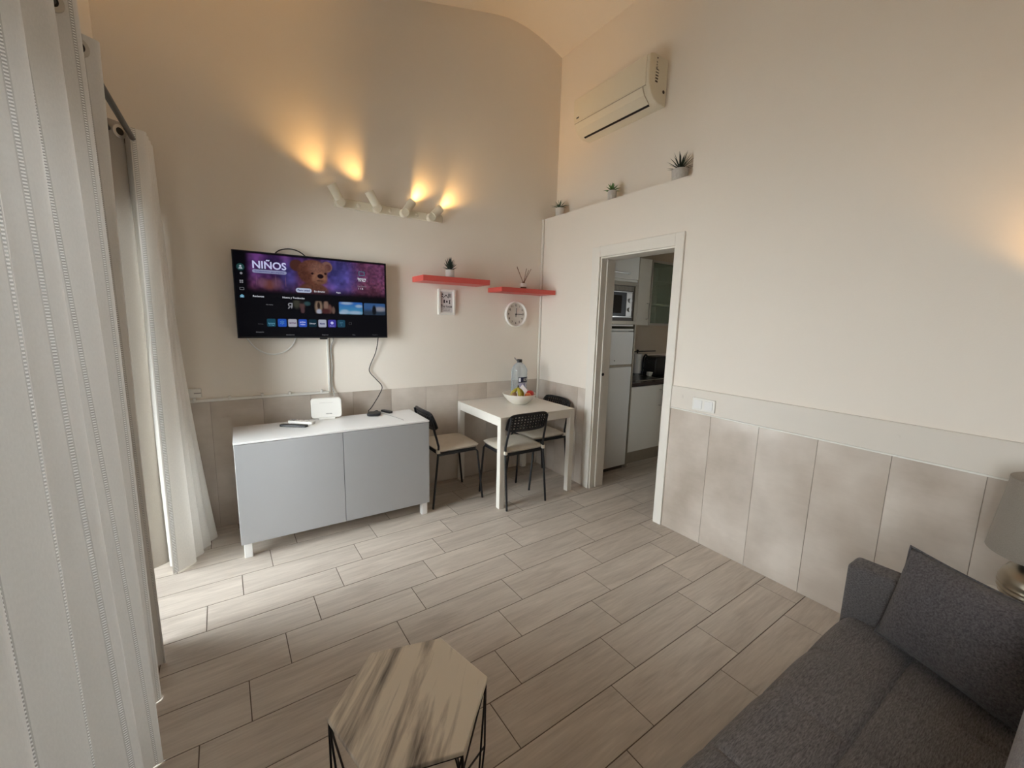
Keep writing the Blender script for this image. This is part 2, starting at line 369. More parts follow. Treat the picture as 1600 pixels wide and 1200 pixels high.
for k in range(-6, 19):
    for j in range(-8, 9):
        s = -0.918-0.1555*k+(j+0.5)*PL; v = -PW*(k+0.5)
        cx, cy = s*ct-v*stn, -0.8525+s*stn+v*ct
        corners = [(cx+a*ct-b*stn, cy+a*stn+b*ct) for a, b in ((-hw, -hh), (hw, -hh), (hw, hh), (-hw, hh))]
        A = area(corners); pcs = [q for q in (cliprect(corners, *r) for r in REG) if len(q) >= 3 and area(q) > 2e-4]
        if not pcs: continue
        if len(pcs) == 1 and area(pcs[0]) > A*0.9999: me = full_me
        else:
            mb = MB()
            for q in pcs: mb.prism([((x-cx)*ct+(y-cy)*stn, -(x-cx)*stn+(y-cy)*ct) for x, y in q], -0.0016, 0)
            me = mb.mesh('plank', PLANK)
        o = link('plank', me, flr, (cx, cy, 0)); o.rotation_euler = (0, 0, TH)

# back wall (continues behind the kitchen units)
wb = struct('wall_back', MB().box(XL-0.2, KX, YB, YB+0.12, -0.12, 4.3), WALL, 'white painted wall with grey cement tiles below, carrying the television', 'wall')
# tiles with recessed joints
def tiles(wall, axis, edges, z1=ZT):
    for a, b in edges:
        w = abs(b-a)-0.0024
        mb = MB()
        if axis == 'x': mb.box(-w/2, w/2, -0.004, 0, 0.001, z1); loc = ((a+b)/2, YB, 0)
        else: mb.box(-0.004, 0, -w/2, w/2, 0.001, z1); loc = (0, (a+b)/2, 0)
        mb.build('tile', TILE, wall, loc=loc)
MB().box(XL, 0, -0.001, 0, 0, ZT).build('tile_grout', TGROUT, wb)
ed = [0.0-0.006]+[-0.003-0.303*k for k in range(1, 11)]+[XL]
tiles(wb, 'x', list(zip(ed[:-1], ed[1:])))
# right wall with niche and doorway
mb = MB()
mb.box(0, DN, D1, YB, 0, ZL); mb.box(0, DN, YF, D2, 0, ZL); mb.box(0, DN, D2, D1, ZD, ZL)
mb.box(DN, DN+0.12, YN, YB, ZL-0.05, 4.3); mb.box(0, DN+0.12, YF, YN, ZL, 4.3)
wr = struct('wall_right', mb, WALL, 'cream wall with a doorway, a high ledge niche and grey tiles along its foot', 'wall')
MB().box(-0.001, 0, YF, D2o, 0, ZT).build('tile_grout', TGROUT, wr)
MB().box(-0.001, 0, D1o, YB, 0, ZT).build('tile_grout', TGROUT, wr)
ed = [D2o]+[-1.878-0.3013*k for k in range(0, 9)]
ed = [e for e in ed if e > YF]+[YF]
tiles(wr, 'y', list(zip(ed[:-1], ed[1:])))
tiles(wr, 'y', [(-0.006, -0.30), (-0.30, -0.603), (-0.603, D1o)])
bx('edge_profile', WHITEMAT, wr, -0.017, 0, YF, D2o, ZT, ZT+0.008, 0.001)
# left wall with the glazed terrace door
WY0, WY1, WZ = -2.75, -0.10, 2.12
VY0, VY1, VZ0, VZ1 = -4.15, -3.45, 0.85, 1.80      # second window, unseen, added behind the camera to light the sofa side
mb = MB(); mb.box(XL-0.2, XL, WY1, YB, 0, 4.3); mb.box(XL-0.2, XL, VY1, WY0, 0, 4.3); mb.box(XL-0.2, XL, WY0, WY1, WZ, 4.3)
mb.box(XL-0.2, XL, YF, VY0, 0, 4.3); mb.box(XL-0.2, XL, VY0, VY1, 0, VZ0); mb.box(XL-0.2, XL, VY0, VY1, VZ1, 4.3)
struct('wall_left', mb, WALL, 'cream wall above and beside the curtained terrace door', 'wall')
struct('wall_front', MB().box(XL-0.2, KX, YF-0.12, YF, -0.12, 4.3), WALL, 'plain cream wall behind the sofa', 'wall')
# vaulted ceiling, an extruded shell
prof = [(0.30, 3.84), (0.153, 3.905), (0.05, 3.943), (-0.08, 3.982), (-0.225, 4.010), (-0.36, 4.020), (-0.50, 4.010), (-0.695, 3.970), (-0.976, 3.903), (-1.275, 3.830), (-2.0, 3.65), (-3.3, 3.33)]
P = [Vector((x, 0, z)) for x, z in prof]; fine = []
for i in range(len(P)-1):
    p0, p1, p2, p3 = P[max(i-1, 0)], P[i], P[i+1], P[min(i+2, len(P)-1)]
    for k in range(4):
        t = k/4; fine.append(0.5*((2*p1)+(p2-p0)*t+(2*p0-5*p1+4*p2-p3)*t*t+(3*p1-p0-3*p2+p3)*t**3))
fine.append(P[-1]); poly = [(p.x, p.z) for p in fine]+[(-3.3, 4.4), (0.30, 4.4)]
ce = tag(MB().prism(poly, YF-0.1, YB+0.1, lambda x, y, z: (x, z, y)).build('ceiling', CEIL, smooth=True), 'cream vaulted ceiling curving up over the room', 'ceiling', kind='structure')
# corner profile
struct('trim_2', MB().box(-0.022, 0, -0.022, 0, 0, ZL-0.002), TRIM, 'slim white corner strip where the two walls meet', 'trim', bevel=0.008)
# dado board
t1 = struct('trim_1', MB().box(-0.014, 0, YF, D2o-0.001, ZT+0.008, 1.052), BOARD, 'flat cream dado board above the tiles right of the doorway', 'trim', bevel=0.003)
for y in (-2.79, -1.66):
    MB().cyl((-0.0155, y, 0.985), (-0.013, y, 0.985), 0.011, n=20).build('screw_cap', BOARD, t1, smooth=True)
# door casing
dr = thing('door_1', 'cream door casing of the open sliding doorway to the kitchen', 'door'); dr['kind'] = 'structure'
bx('side_casing', TRIM, dr, -0.016, 0.0, D1, D1o, 0, ZDo, 0.003)
bx('side_casing', TRIM, dr, -0.016, 0.0, D2o, D2, 0, ZDo, 0.003)
bx('head_casing', TRIM, dr, -0.0155, 0.0, D2, D1, ZD, ZDo, 0.003)
bx('jamb', TRIM, dr, 0.0, 0.055, D1-0.012, D1, 0, ZD, 0.002)
bx('jamb', TRIM, dr, 0.10, DN+0.01, D1-0.012, D1, 0, ZD, 0.002)
bx('jamb', TRIM, dr, 0.0, DN+0.01, D2, D2+0.012, 0, ZD, 0.002)
bx('head_jamb', TRIM, dr, 0.0, DN+0.01, D2+0.012, D1-0.012, ZD-0.012, ZD, 0.002)
sl = bx('sliding_leaf', TRIM, dr, 0.060, 0.095, D1-0.02, D1+0.0, 0.005, ZD-0.013, 0.002)
MB().cyl((0.078, D1-0.022, 1.03), (0.078, D1-0.018, 1.03), 0.014, n=20).build('lock_hole', BLACK, sl, smooth=True)
# terrace door
wn = thing('window_1', 'white framed glazed terrace door behind the curtains', 'window'); wn['kind'] = 'structure'
ym = (WY0+WY1)/2
bx('window_frame', ALU, wn, XL-0.15, XL-0.06, WY0, WY0+0.05, 0, WZ); bx('window_frame', ALU, wn, XL-0.15, XL-0.06, WY1-0.05, WY1, 0, WZ)
bx('window_frame', ALU, wn, XL-0.15, XL-0.06, WY0+0.05, WY1-0.05, WZ-0.05, WZ); bx('window_sill', ALU, wn, XL-0.15, XL-0.06, WY0+0.05, WY1-0.05, 0, 0.012)
for i, (a, b, xo) in enumerate(((WY0+0.05, ym+0.03, -0.145), (ym-0.03, WY1-0.05, -0.10))):
    mb = MB(); x0, x1 = XL+xo, XL+xo+0.038
    mb.box(x0, x1, a, a+0.06, 0.012, WZ-0.05); mb.box(x0, x1, b-0.06, b, 0.012, WZ-0.05)
    mb.box(x0, x1, a+0.06, b-0.06, 0.012, 0.045); mb.box(x0, x1, a+0.06, b-0.06, WZ-0.11, WZ-0.05)
    s = mb.build('sash', ALU, wn)
    MB().box((x0+x1)/2-0.003, (x0+x1)/2+0.003, a+0.06, b-0.06, 0.045, WZ-0.11).build('pane', GLASS, s)
struct('terrace_floor', MB().box(-9, XL-0.2, -9, 5, -0.15, -0.03), CONC, 'pale concrete terrace outside the curtained door', 'terrace')
struct('terrace_parapet', MB().box(-6.6, -6.4, -9, 5, -0.03, 0.95), CONC, 'low pale parapet at the edge of the terrace', 'wall')
w2 = thing('fill_window_2', 'added unseen window on the left wall giving daylight to the sofa end', 'window'); w2['kind'] = 'structure'
def fill_window(o, y0, y1, z0, z1, fn):
    for (a, b, c, d) in ((y0, y0+0.05, z0, z1), (y1-0.05, y1, z0, z1), (y0+0.05, y1-0.05, z0, z0+0.05), (y0+0.05, y1-0.05, z1-0.05, z1)):
        mb = MB().box(-0.03, 0.03, a, b, c, d); mb.v = [fn(*p) for p in mb.v]; mb.build('window_frame', ALU, o, bevel=0.003)
    mb = MB().box(-0.003, 0.003, y0+0.05, y1-0.05, z0+0.05, z1-0.05); mb.v = [fn(*p) for p in mb.v]; mb.build('pane', GLASS, o)
fill_window(w2, VY0, VY1, VZ0, VZ1, lambda x, y, z: (XL-0.11+x, y, z))
# portals: tell the renderer where the sky shines in, add no light of their own
def portal(loc, w, h, rot):
    pl = bpy.data.lights.new('sky_portal', 'AREA'); pl.shape = 'RECTANGLE'; pl.size = w; pl.size_y = h; pl.cycles.is_portal = True
    po = bpy.data.objects.new('sky_portal', pl); C.objects.link(po); po.location = loc; po.rotation_euler = rot.to_euler()
RX = Matrix(((0, 0, -1), (-1, 0, 0), (0, 1, 0)))
portal((XL-0.19, (WY0+WY1)/2, WZ/2), WY1-WY0, WZ, RX)
portal((XL-0.19, (VY0+VY1)/2, (VZ0+VZ1)/2), VY1-VY0, VZ1-VZ0, RX)
# kitchen shell
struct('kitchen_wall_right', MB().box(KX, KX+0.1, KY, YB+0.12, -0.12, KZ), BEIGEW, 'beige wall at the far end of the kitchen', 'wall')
mb = MB(); k0, k1, kz0, kz1 = 1.45, 1.90, 1.25, 1.80
mb.box(DN, k0, KY-0.1, KY, -0.12, KZ); mb.box(k1, KX+0.1, KY-0.1, KY, -0.12, KZ); mb.box(k0, k1, KY-0.1, KY, -0.12, kz0); mb.box(k0, k1, KY-0.1, KY, kz1, KZ)
w3 = thing('fill_window_3', 'small added unseen window giving light to the fridge', 'window'); w3['kind'] = 'structure'  # unseen opening added to brighten the dark kitchen
fill_window(w3, k0, k1, kz0, kz1, lambda x, y, z: (y, KY-0.05+x, z))
portal(((k0+k1)/2, KY-0.09, (kz0+kz1)/2), k1-k0, kz1-kz0, Matrix(((1, 0, 0), (0, 0, -1), (0, 1, 0))))
struct('kitchen_wall_front', mb, WALL, 'plain wall closing the kitchen on the near side', 'wall')
struct('kitchen_ceiling', MB().box(DN, KX+0.1, KY-0.1, YB, KZ, KZ+0.1), WALL, 'flat ceiling of the kitchen', 'ceiling')
struct('kitchen_splashback', MB().box(0.74, KX, -0.012, 0, 0.88, 1.10), WALL, 'pale splashback strip above the kitchen worktop', 'wall')
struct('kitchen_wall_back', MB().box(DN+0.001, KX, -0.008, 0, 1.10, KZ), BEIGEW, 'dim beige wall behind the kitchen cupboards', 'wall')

# ================================================================== SIDEBOARD
cx0, cx1, cy0, hc = -2.61, -1.41, -0.551, 0.734
sb = thing('sideboard', 'white sideboard with two light grey gloss doors under the television', 'sideboard', ((cx0+cx1)/2, -0.34, 0))
W2 = 0.60; yf, yb = cy0+0.34, 0.21; zb = 0.094
bx('body_side', WHITE, sb, -W2, -W2+0.018, yf+0.02, yb, zb, hc-0.012); bx('body_side', WHITE, sb, W2-0.018, W2, yf+0.02, yb, zb, hc-0.012)
bx('body_floor', WHITE, sb, -W2+0.018, W2-0.018, yf+0.02, yb, zb, zb+0.018); bx('back_panel', WHITE, sb, -W2+0.018, W2-0.018, yb-0.008, yb, zb+0.018, hc-0.012)
bx('top_panel', WHITE, sb, -W2-0.002, W2+0.002, yf-0.001, yb, hc-0.012, hc, 0.0015)
for s in (0, 1):
    bx('door', GREYDOOR, sb, (-W2+0.001, 0.0015)[s], (-0.0015, W2-0.001)[s], yf, yf+0.018, zb+0.003, hc-0.015, 0.001)
for sx in (-1, 1):
    for yy in (yf+0.015, yb-0.06):
        x = sx*(W2-0.035); bx('leg', WHITE, sb, x-0.022, x+0.022, yy, yy+0.045, 0, zb, 0.003)

# ================================================================== TELEVISION
TX0, TX1, TZ0, TZ1, TY = -2.548, -1.563, 1.316, 1.882, -0.085
TW, THh = TX1-TX0, TZ1-TZ0
tv = thing('television', 'flat black wall television showing a purple streaming menu', 'television', ((TX0+TX1)/2, TY, TZ0))
bx('casing', BLACK, tv, -TW/2, TW/2, 0.0, 0.035, 0, THh, 0.003)
bx('rear_housing', BLACK, tv, -TW*0.36, TW*0.36, 0.035, 0.058, 0.03, THh*0.72, 0.01)
bx('wall_bracket', BLACKM, tv, -0.16, 0.16, 0.058, 0.0849, 0.12, 0.36, 0.002)
MB().prism(rrect(0.05, 0.012, 0.004, 3, 0.03, -0.004), 0.004, 0.02, lambda x, y, z: (x, z, y)).build('sensor', BLACK, tv)
# screen: one grid with a colour per vertex
GW, GH = 400, 226
gu, gv = np.meshgrid(np.linspace(0, 1, GW), np.linspace(0, 1, GH))
rng = np.random.RandomState(3)
def smooth_noise(n):
    a = rng.rand(n+2, int(n*1.8)+3)
    yy = gv*n; xx = gu*n*1.78; yi = yy.astype(int); xi = xx.astype(int); fy = yy-yi; fx = xx-xi
    fy = fy*fy*(3-2*fy); fx = fx*fx*(3-2*fx)
    return (a[yi, xi]*(1-fx)+a[yi, xi+1]*fx)*(1-fy)+(a[yi+1, xi]*(1-fx)+a[yi+1, xi+1]*fx)*fy
N = 0.5*smooth_noise(5)+0.3*smooth_noise(11)+0.2*smooth_noise(26)
img = np.zeros((GH, GW, 3)); img[:] = (0.0015, 0.0015, 0.003)
def blend(mask, col):
    global img
    mk = np.clip(mask, 0, 1)[..., None]; img = img*(1-mk)+np.array(col, float)*mk
def sm(a, b, x): t = np.clip((x-a)/(b-a), 0, 1); return t*t*(3-2*t)
def ell(cx, cy, rx, ry, soft=0.12, ang=0):
    ax = 1.74; dx = (gu-cx)*ax; dy = gv-cy; c, s = math.cos(ang), math.sin(ang)
    X = (dx*c+dy*s)/(rx*ax); Y = (-dx*s+dy*c)/ry
    return 1-sm(1-soft, 1+soft, np.sqrt(X*X+Y*Y))
ban = sm(0.06, 0.12, gu)*sm(0.52, 0.64, gv)*(1-sm(0.975, 0.99, gv))*(1-sm(0.985, 0.995, gu))
N = np.clip((N-0.5)*1.9+0.45, 0, 1); N2 = smooth_noise(40)
neb = np.stack([0.02+0.26*N*N+0.05*N2*N, 0.01+0.09*N*N, 0.05+0.30*N*N+0.10*N2*N], -1)
warmp = np.stack([0.07+0.22*N*N2+0.08*N2, 0.02+0.07*N*N2+0.02*N2, 0.04+0.10*N*N2+0.04*N2], -1)
wmix = np.clip(sm(0.62, 0.85, gu)*0.7+sm(0.78, 0.60, gv)*0.6*(gu > 0.06), 0, 0.85)[..., None]
bann = neb*(1-wmix)+warmp*wmix
blue = (ell(0.66, 0.78, 0.09, 0.25, 0.9)*0.9+ell(0.32, 0.72, 0.05, 0.16, 0.9)*0.7)[..., None]
bann = bann*(1-blue)+np.array((0.11, 0.10, 0.44))*blue*(0.4+1.2*N)[..., None]
tw = rng.rand(GH, GW); bann += (tw > 0.985)[..., None]*np.array((0.15, 0.12, 0.25))*sm(0.4, 0.9, gu)[..., None]
img = img*(1-ban[..., None])+bann*ban[..., None]
blend(ell(0.20, 0.63, 0.035, 0.055, 0.5), (0.16, 0.05, 0.045)); blend(ell(0.16, 0.65, 0.03, 0.05, 0.5)*0.6, (0.20, 0.09, 0.13)); blend(ell(0.245, 0.65, 0.03, 0.06, 0.5)*0.6, (0.18, 0.08, 0.12))
for x in (0.125, 0.24, 0.30): blend(sm(0.003, 0.001, np.abs(gu-x))*sm(0.6, 0.64, gv)*sm(0.76, 0.70, gv)*0.6, (0.24, 0.12, 0.20))
fur = 0.75+0.5*smooth_noise(60)
# teddy bear
bfade = sm(0.53, 0.62, gv)
blend(ell(0.475, 0.56, 0.105, 0.13, 0.12)*bfade, (0.13, 0.05, 0.03))
for c, r, col in (((0.372, 0.885), (0.042, 0.07), (0.075, 0.024, 0.017)), ((0.572, 0.895), (0.036, 0.068), (0.22, 0.11, 0.09)), ((0.578, 0.888), (0.022, 0.042), (0.12, 0.045, 0.04))):
    blend(ell(*c, *r, 0.12), col)
blend(ell(0.475, 0.815, 0.098, 0.155, 0.08), (0.135, 0.048, 0.030))
blend(ell(0.515, 0.86, 0.06, 0.085, 0.5)*0.7, (0.24, 0.115, 0.085)); blend(ell(0.41, 0.76, 0.045, 0.12, 0.6)*0.6, (0.07, 0.022, 0.014))
blend(ell(0.52, 0.745, 0.052, 0.075, 0.2), (0.26, 0.12, 0.075)); blend(ell(0.523, 0.70, 0.05, 0.03, 0.6)*0.6, (0.15, 0.06, 0.035))
blend(ell(0.526, 0.772, 0.021, 0.029, 0.15), (0.012, 0.004, 0.006)); blend(ell(0.522, 0.715, 0.02, 0.005, 0.5), (0.06, 0.02, 0.015))
for e in ((0.472, 0.80), (0.560, 0.808)): blend(ell(*e, 0.009, 0.014, 0.3), (0.02, 0.006, 0.006))
bear = np.clip(ell(0.475, 0.815, 0.098, 0.155)+ell(0.475, 0.56, 0.10, 0.12), 0, 1)[..., None]
img = img*(1-bear)+img*fur[..., None]*bear
blend(ell(0.90, 0.86, 0.05, 0.11, 0.4)*0.5, (0.06, 0.02, 0.03)); blend(ell(0.90, 0.62, 0.06, 0.05, 0.5)*0.5, (0.05, 0.015, 0.02))
def rr(x0, x1, y0, y1, r=0.008, soft=0.004):
    dx = np.maximum(np.abs(gu-(x0+x1)/2)-(x1-x0)/2+r, 0)*1.74; dy = np.maximum(np.abs(gv-(y0+y1)/2)-(y1-y0)/2+r*1.74, 0)
    return 1-sm(r*1.74-soft, r*1.74+soft, np.sqrt(dx*dx+dy*dy))
blend(rr(0.104, 0.308, 0.762, 0.802, 0.011)*1.0, (0.34, 0.36, 0.58)); blend(rr(0.361, 0.462, 0.556, 0.610, 0.015), (0.58, 0.66, 0.86))
# thumbnails
q = rr(0.289, 0.453, 0.298, 0.455)
for c, r, col in (((0.395, 0.40), (0.018, 0.05), (0.10, 0.05, 0.045)), ((0.395, 0.44), (0.022, 0.025), (0.01, 0.01, 0.01)), ((0.43, 0.42), (0.02, 0.025), (0.03, 0.08, 0.09)), ((0.36, 0.42), (0.02, 0.06), (0.05, 0.05, 0.035)), ((0.398, 0.335), (0.012, 0.04), (0.09, 0.045, 0.05))): blend(q*ell(*c, *r, 0.5), col)
q = rr(0.473, 0.625, 0.298, 0.458)
for c, r, col in (((0.505, 0.38), (0.024, 0.09), (0.28, 0.19, 0.13)), ((0.505, 0.40), (0.010, 0.05), (0.03, 0.015, 0.01)), ((0.507, 0.325), (0.018, 0.03), (0.42, 0.45, 0.55)), ((0.555, 0.40), (0.016, 0.07), (0.26, 0.16, 0.12)), ((0.58, 0.36), (0.014, 0.055), (0.16, 0.075, 0.06)), ((0.605, 0.345), (0.011, 0.045), (0.16, 0.10, 0.08)), ((0.553, 0.33), (0.03, 0.035), (0.07, 0.02, 0.02))): blend(q*ell(*c, *r, 0.4), col)
q = rr(0.645, 0.816, 0.300, 0.460); sky = q[..., None]; sg = (0.06+0.10*(0.46-gv)/0.16)
img = img*(1-sky)+np.stack([sg*0.5, sg*2.2, 0.52+0*sg], -1)*sky
for c, r in (((0.70, 0.445), (0.04, 0.02)), ((0.685, 0.33), (0.03, 0.03)), ((0.665, 0.31), (0.03, 0.02)), ((0.79, 0.41), (0.025, 0.02)), ((0.76, 0.32), (0.05, 0.025))): blend(q*ell(*c, *r, 0.5)*0.8, (0.42, 0.55, 0.72))
q = rr(0.827, 0.99, 0.300, 0.456)
blend(q, (0.045, 0.12, 0.30)); blend(q*sm(0.40, 0.33, gv), (0.03, 0.05, 0.08)); blend(q*ell(0.95, 0.38, 0.05, 0.03, 0.6), (0.30, 0.30, 0.34))
blend(q*np.clip(ell(0.905, 0.36, 0.016, 0.07, 0.3), 0, 1), (0.006, 0.008, 0.012))
# app tiles
TL = [(0.171, 0.223, (0.012, 0.075, 0.12)), (0.237, 0.290, (0.02, 0.10, 0.55)), (0.301, 0.356, (0.50, 0.50, 0.58)), (0.367, 0.421, (0.03, 0.10, 0.62)), (0.433, 0.486, (0.005, 0.03, 0.05)), (0.498, 0.552, (0.50, 0.53, 0.64)), (0.564, 0.619, (0.06, 0.05, 0.42)), (0.630, 0.684, (0.015, 0.075, 0.13))]
for a, b, c in TL: blend(rr(a, b, 0.123, 0.220), c)
img *= 0.70
SU0, SU1, SV0, SV1 = -TW/2+0.006, TW/2-0.006, 0.010, THh-0.006
def scr(u, v, d=-0.0016): return (SU0+u*(SU1-SU0), d, SV0+v*(SV1-SV0))
vs = np.stack([SU0+gu*(SU1-SU0), np.full_like(gu, -0.0012), SV0+gv*(SV1-SV0)], -1).reshape(-1, 3)
ii = (np.arange(GH-1)[:, None]*GW+np.arange(GW-1)[None]).reshape(-1)
fcs = np.stack([ii, ii+1, ii+GW+1, ii+GW], -1)
me = bpy.data.meshes.new('screen'); me.from_pydata(vs.tolist(), [], fcs.tolist())
ca = me.color_attributes.new('picture', 'FLOAT_COLOR', 'POINT')
ca.data.foreach_set('color', np.concatenate([img, np.ones((GH, GW, 1))], -1).astype(np.float32).reshape(-1))
t = NT('tv_picture'); at = t.n('ShaderNodeAttribute', attribute_name='picture'); t.l(at.outputs['Color'], t.b.inputs['Emission Color'])
t.b.inputs['Emission Strength'].default_value = 1.0; t.b.inputs['Base Color'].default_value = (0.004, 0.004, 0.005, 1); t.b.inputs['Roughness'].default_value = 0.25; t.b.inputs['Specular IOR Level'].default_value = 0.06
me.materials.append(t.m); screen = link('screen', me, tv)
def em(name, c, s=1.0): return mat(name, (0.005, 0.005, 0.005), 0.5, emit=c, es=s, spec=0.1)
E_L = em('screen_lavender', (0.52, 0.53, 0.78)); E_W = em('screen_white', (0.6, 0.62, 0.68)); E_G = em('screen_grey', (0.22, 0.22, 0.24)); E_B = em('screen_navy', (0.02, 0.02, 0.12)); E_K = em('screen_black', (0.004, 0.004, 0.006)); E_C = em('screen_cyan', (0.12, 0.32, 0.45)); E_R = em('screen_plum', (0.10, 0.03, 0.10)); E_D = em('screen_dim', (0.09, 0.09, 0.10))
def st(s, u, v, size, mt, bold=0, sx=1.0, align='CENTER'): return text('screen_lettering', s, size, mt, screen, scr(u, v), align=align, bold=bold, sx=sx)
st('NIÑOS', 0.206, 0.853, 0.066, E_L, 0.0015, 0.98)
st('Entretenimiento para pequeños', 0.206, 0.7815, 0.0135, E_B, 0.0002)
st('Para usted', 0.4115, 0.583, 0.0185, E_B, 0.0006); st('En directo', 0.515, 0.578, 0.017, E_W, 0.0003); st('Apps', 0.645, 0.579, 0.015, E_W, 0.0003)
st('Recientes', 0.130, 0.485, 0.0165, E_W, 0.0003); st('Nuevo y Tendencias', 0.344, 0.484, 0.0165, E_W, 0.0003); st('No items', 0.193, 0.390, 0.011, E_G)
st('Я', 0.321, 0.379, 0.052, E_G, 0.0012)
st('Samsung', 0.817, 0.778, 0.0175, E_W, 0.0006); st('TV Plus', 0.817, 0.750, 0.0165, E_W, 0.0006); st('Con Channel', 0.817, 0.677, 0.012, E_G, 0.0002); st('1 1 B', 0.806, 0.645, 0.017, E_W, 0.0002)
st('NETFLIX', 0.3285, 0.170, 0.0135, E_R, 0.0006, 0.85); st('prime', 0.394, 0.185, 0.0150, E_L, 0.0004); st('video', 0.394, 0.155, 0.0150, E_L, 0.0004)
st('Disney+', 0.4595, 0.168, 0.0125, E_W, 0.0002); st('Rakuten', 0.525, 0.168, 0.0125, E_B, 0.0007, 0.85); st('Samsung', 0.197, 0.165, 0.0115, E_C, 0.0003); st('TV Plus', 0.197, 0.142, 0.0105, E_C, 0.0002)
st('Movistar', 0.5915, 0.140, 0.009, E_L); st('apple', 0.657, 0.185, 0.011, E_C); st('tv', 0.657, 0.155, 0.011, E_C)
st('Anuncio', 0.125, 0.056, 0.0135, E_G); st('Accesorios', 0.310, 0.023, 0.0115, E_G); st('Deportes', 0.541, 0.023, 0.011, E_G); st('Cine', 0.745, 0.023, 0.011, E_G); st('Populares', 0.907, 0.024, 0.0105, E_D); st('Samsung', 0.132, 0.155, 0.0085, E_D)
def flat(name, poly, mt, u, v, sc=1.0):
    o = MB().prism([(x*sc, y*sc) for x, y in poly], 0, 0.0004, lambda x, y, z: (x, -z, y)).build(name, mt, screen, loc=scr(u, v, -0.0013)); return o
def ring(w, h, t_):
    mb = MB()
    for a in ((-w/2, w/2, h/2-t_, h/2), (-w/2, w/2, -h/2, -h/2+t_), (-w/2, -w/2+t_, -h/2+t_, h/2-t_), (w/2-t_, w/2, -h/2+t_, h/2-t_)): mb.box(a[0], a[1], -0.0017, -0.0013, a[2], a[3])
    return mb
flat('screen_icon', [(0.022*math.cos(a*PI/12), 0.022*math.sin(a*PI/12)) for a in range(24)], em('icon_teal', (0.01, 0.05, 0.05)), 0.038, 0.817)
flat('screen_icon', [(0.006*math.cos(a*PI/8), 0.006+0.006*math.sin(a*PI/8)) for a in range(16)], E_W, 0.038, 0.817, 0.999)
flat('screen_icon', [(-0.011, -0.012), (0.011, -0.012), (0.008, -0.003), (-0.008, -0.003)], E_W, 0.038, 0.817, 0.999)
mb = MB(); mb.lathe([(0.0055, -0.0002), (0.0075, -0.0002), (0.0075, 0.0002), (0.0055, 0.0002)], n=20); o = mb.build('screen_icon', E_G, screen, loc=scr(0.040, 0.745)); o.rotation_euler = (PI/2, 0, 0)
for dx, dz in ((-1, 1), (1, 1), (-1, -1), (1, -1)): flat('screen_icon', rrect(0.0085, 0.0085, 0.002, 2, dx*0.0055, dz*0.0055), E_G, 0.038, 0.651)
ring(0.024, 0.016, 0.002).build('screen_icon', E_G, screen, loc=(*scr(0.038, 0.567)[:1], 0, scr(0.038, 0.567)[2]))
flat('screen_icon', [(-0.011, -0.009), (0.011, -0.009), (0.011, 0.003), (0, 0.012), (-0.011, 0.003)], E_C, 0.036, 0.481)
flat('screen_icon', [(-0.003, -0.007), (0.003, -0.007), (0.003, 0.001), (-0.003, 0.001)], E_W, 0.036, 0.481, 0.999)
ring(0.045, 0.034, 0.004).build('screen_icon', E_K, screen, loc=(scr(0.817, 0)[0], 0, scr(0, 0.846)[2]))
ring(0.040, 0.029, 0.0022).build('screen_icon', E_C, screen, loc=(scr(0.817, 0)[0], -0.0002, scr(0, 0.846)[2]))
for a in range(6): flat('screen_icon', [(0.013*math.cos(a*PI/3+PI/6)+sx*0.0018*math.sin(a*PI/3+PI/6), 0.013*math.sin(a*PI/3+PI/6)-sx*0.0018*math.cos(a*PI/3+PI/6)) for sx in (-1, 1)]+[(0, 0)], E_C, 0.2635, 0.176)
flat('screen_icon', [(0.010*math.cos(a*PI/10), 0.010*math.sin(a*PI/10)) for a in range(20)], E_L, 0.5915, 0.180)
ring(0.020, 0.016, 0.0015).build('screen_icon', E_D, screen, loc=(scr(0.722, 0)[0], 0, scr(0, 0.176)[2]))

# cables of the television
def cable(name, pts, r, m_, label, smooth=8):
    return tag(MB().tube(pts, r, 8, smooth).build(name, m_, smooth=True), label, 'cable')
cable('cable', [(-2.505, -0.012, 1.34), (-2.496, -0.010, 1.312), (-2.45, -0.008, 1.245), (-2.39, -0.007, 1.207), (-2.325, -0.007, 1.200), (-2.26, -0.007, 1.225), (-2.215, -0.008, 1.275), (-2.200, -0.012, 1.33)], 0.0045, CORD_W, 'white cable looping below the left end of the television')
cable('cable', [(-2.33, -0.02, 1.84), (-2.28, -0.03, 1.905), (-2.20, -0.03, 1.925), (-2.13, -0.03, 1.90), (-2.08, -0.02, 1.84)], 0.004, BLACK, 'black cable arching above the top edge of the television')
cable('cable', [(-1.620, -0.03, 1.36), (-1.624, -0.035, 1.30), (-1.640, -0.02, 1.20), (-1.685, -0.012, 1.09), (-1.688, -0.014, 1.04), (-1.64, -0.018, 0.98), (-1.597, -0.02, 0.92), (-1.625, -0.04, 0.86), (-1.70, -0.09, 0.775), (-1.735, -0.115, 0.748), (-1.72, -0.13, 0.740), (-1.67, -0.105, 0.744), (-1.66, -0.12, 0.740), (-1.69, -0.145, 0.745)], 0.0034, BLACK, 'black power cord hanging from the television to the sideboard')
cable('cable', [(-1.955, -0.02, 1.36), (-1.95, -0.02, 1.30), (-1.968, -0.010, 1.24), (-1.966, -0.009, 1.10), (-1.972, -0.009, 0.96), (-1.965, -0.025, 0.90), (-1.955, -0.07, 0.80), (-1.96, -0.10, 0.760)], 0.004, CORD_G, 'grey cable running down beside the white cable duct')
cd = thing('cable_duct', 'thin white cable duct on the wall around the router', 'cable duct', (-1.99, 0, 0.9))
bx('vertical_duct', WHITEMAT, cd, -0.007, 0.007, -0.012, -0.0005, 0.0, 0.43, 0.002)
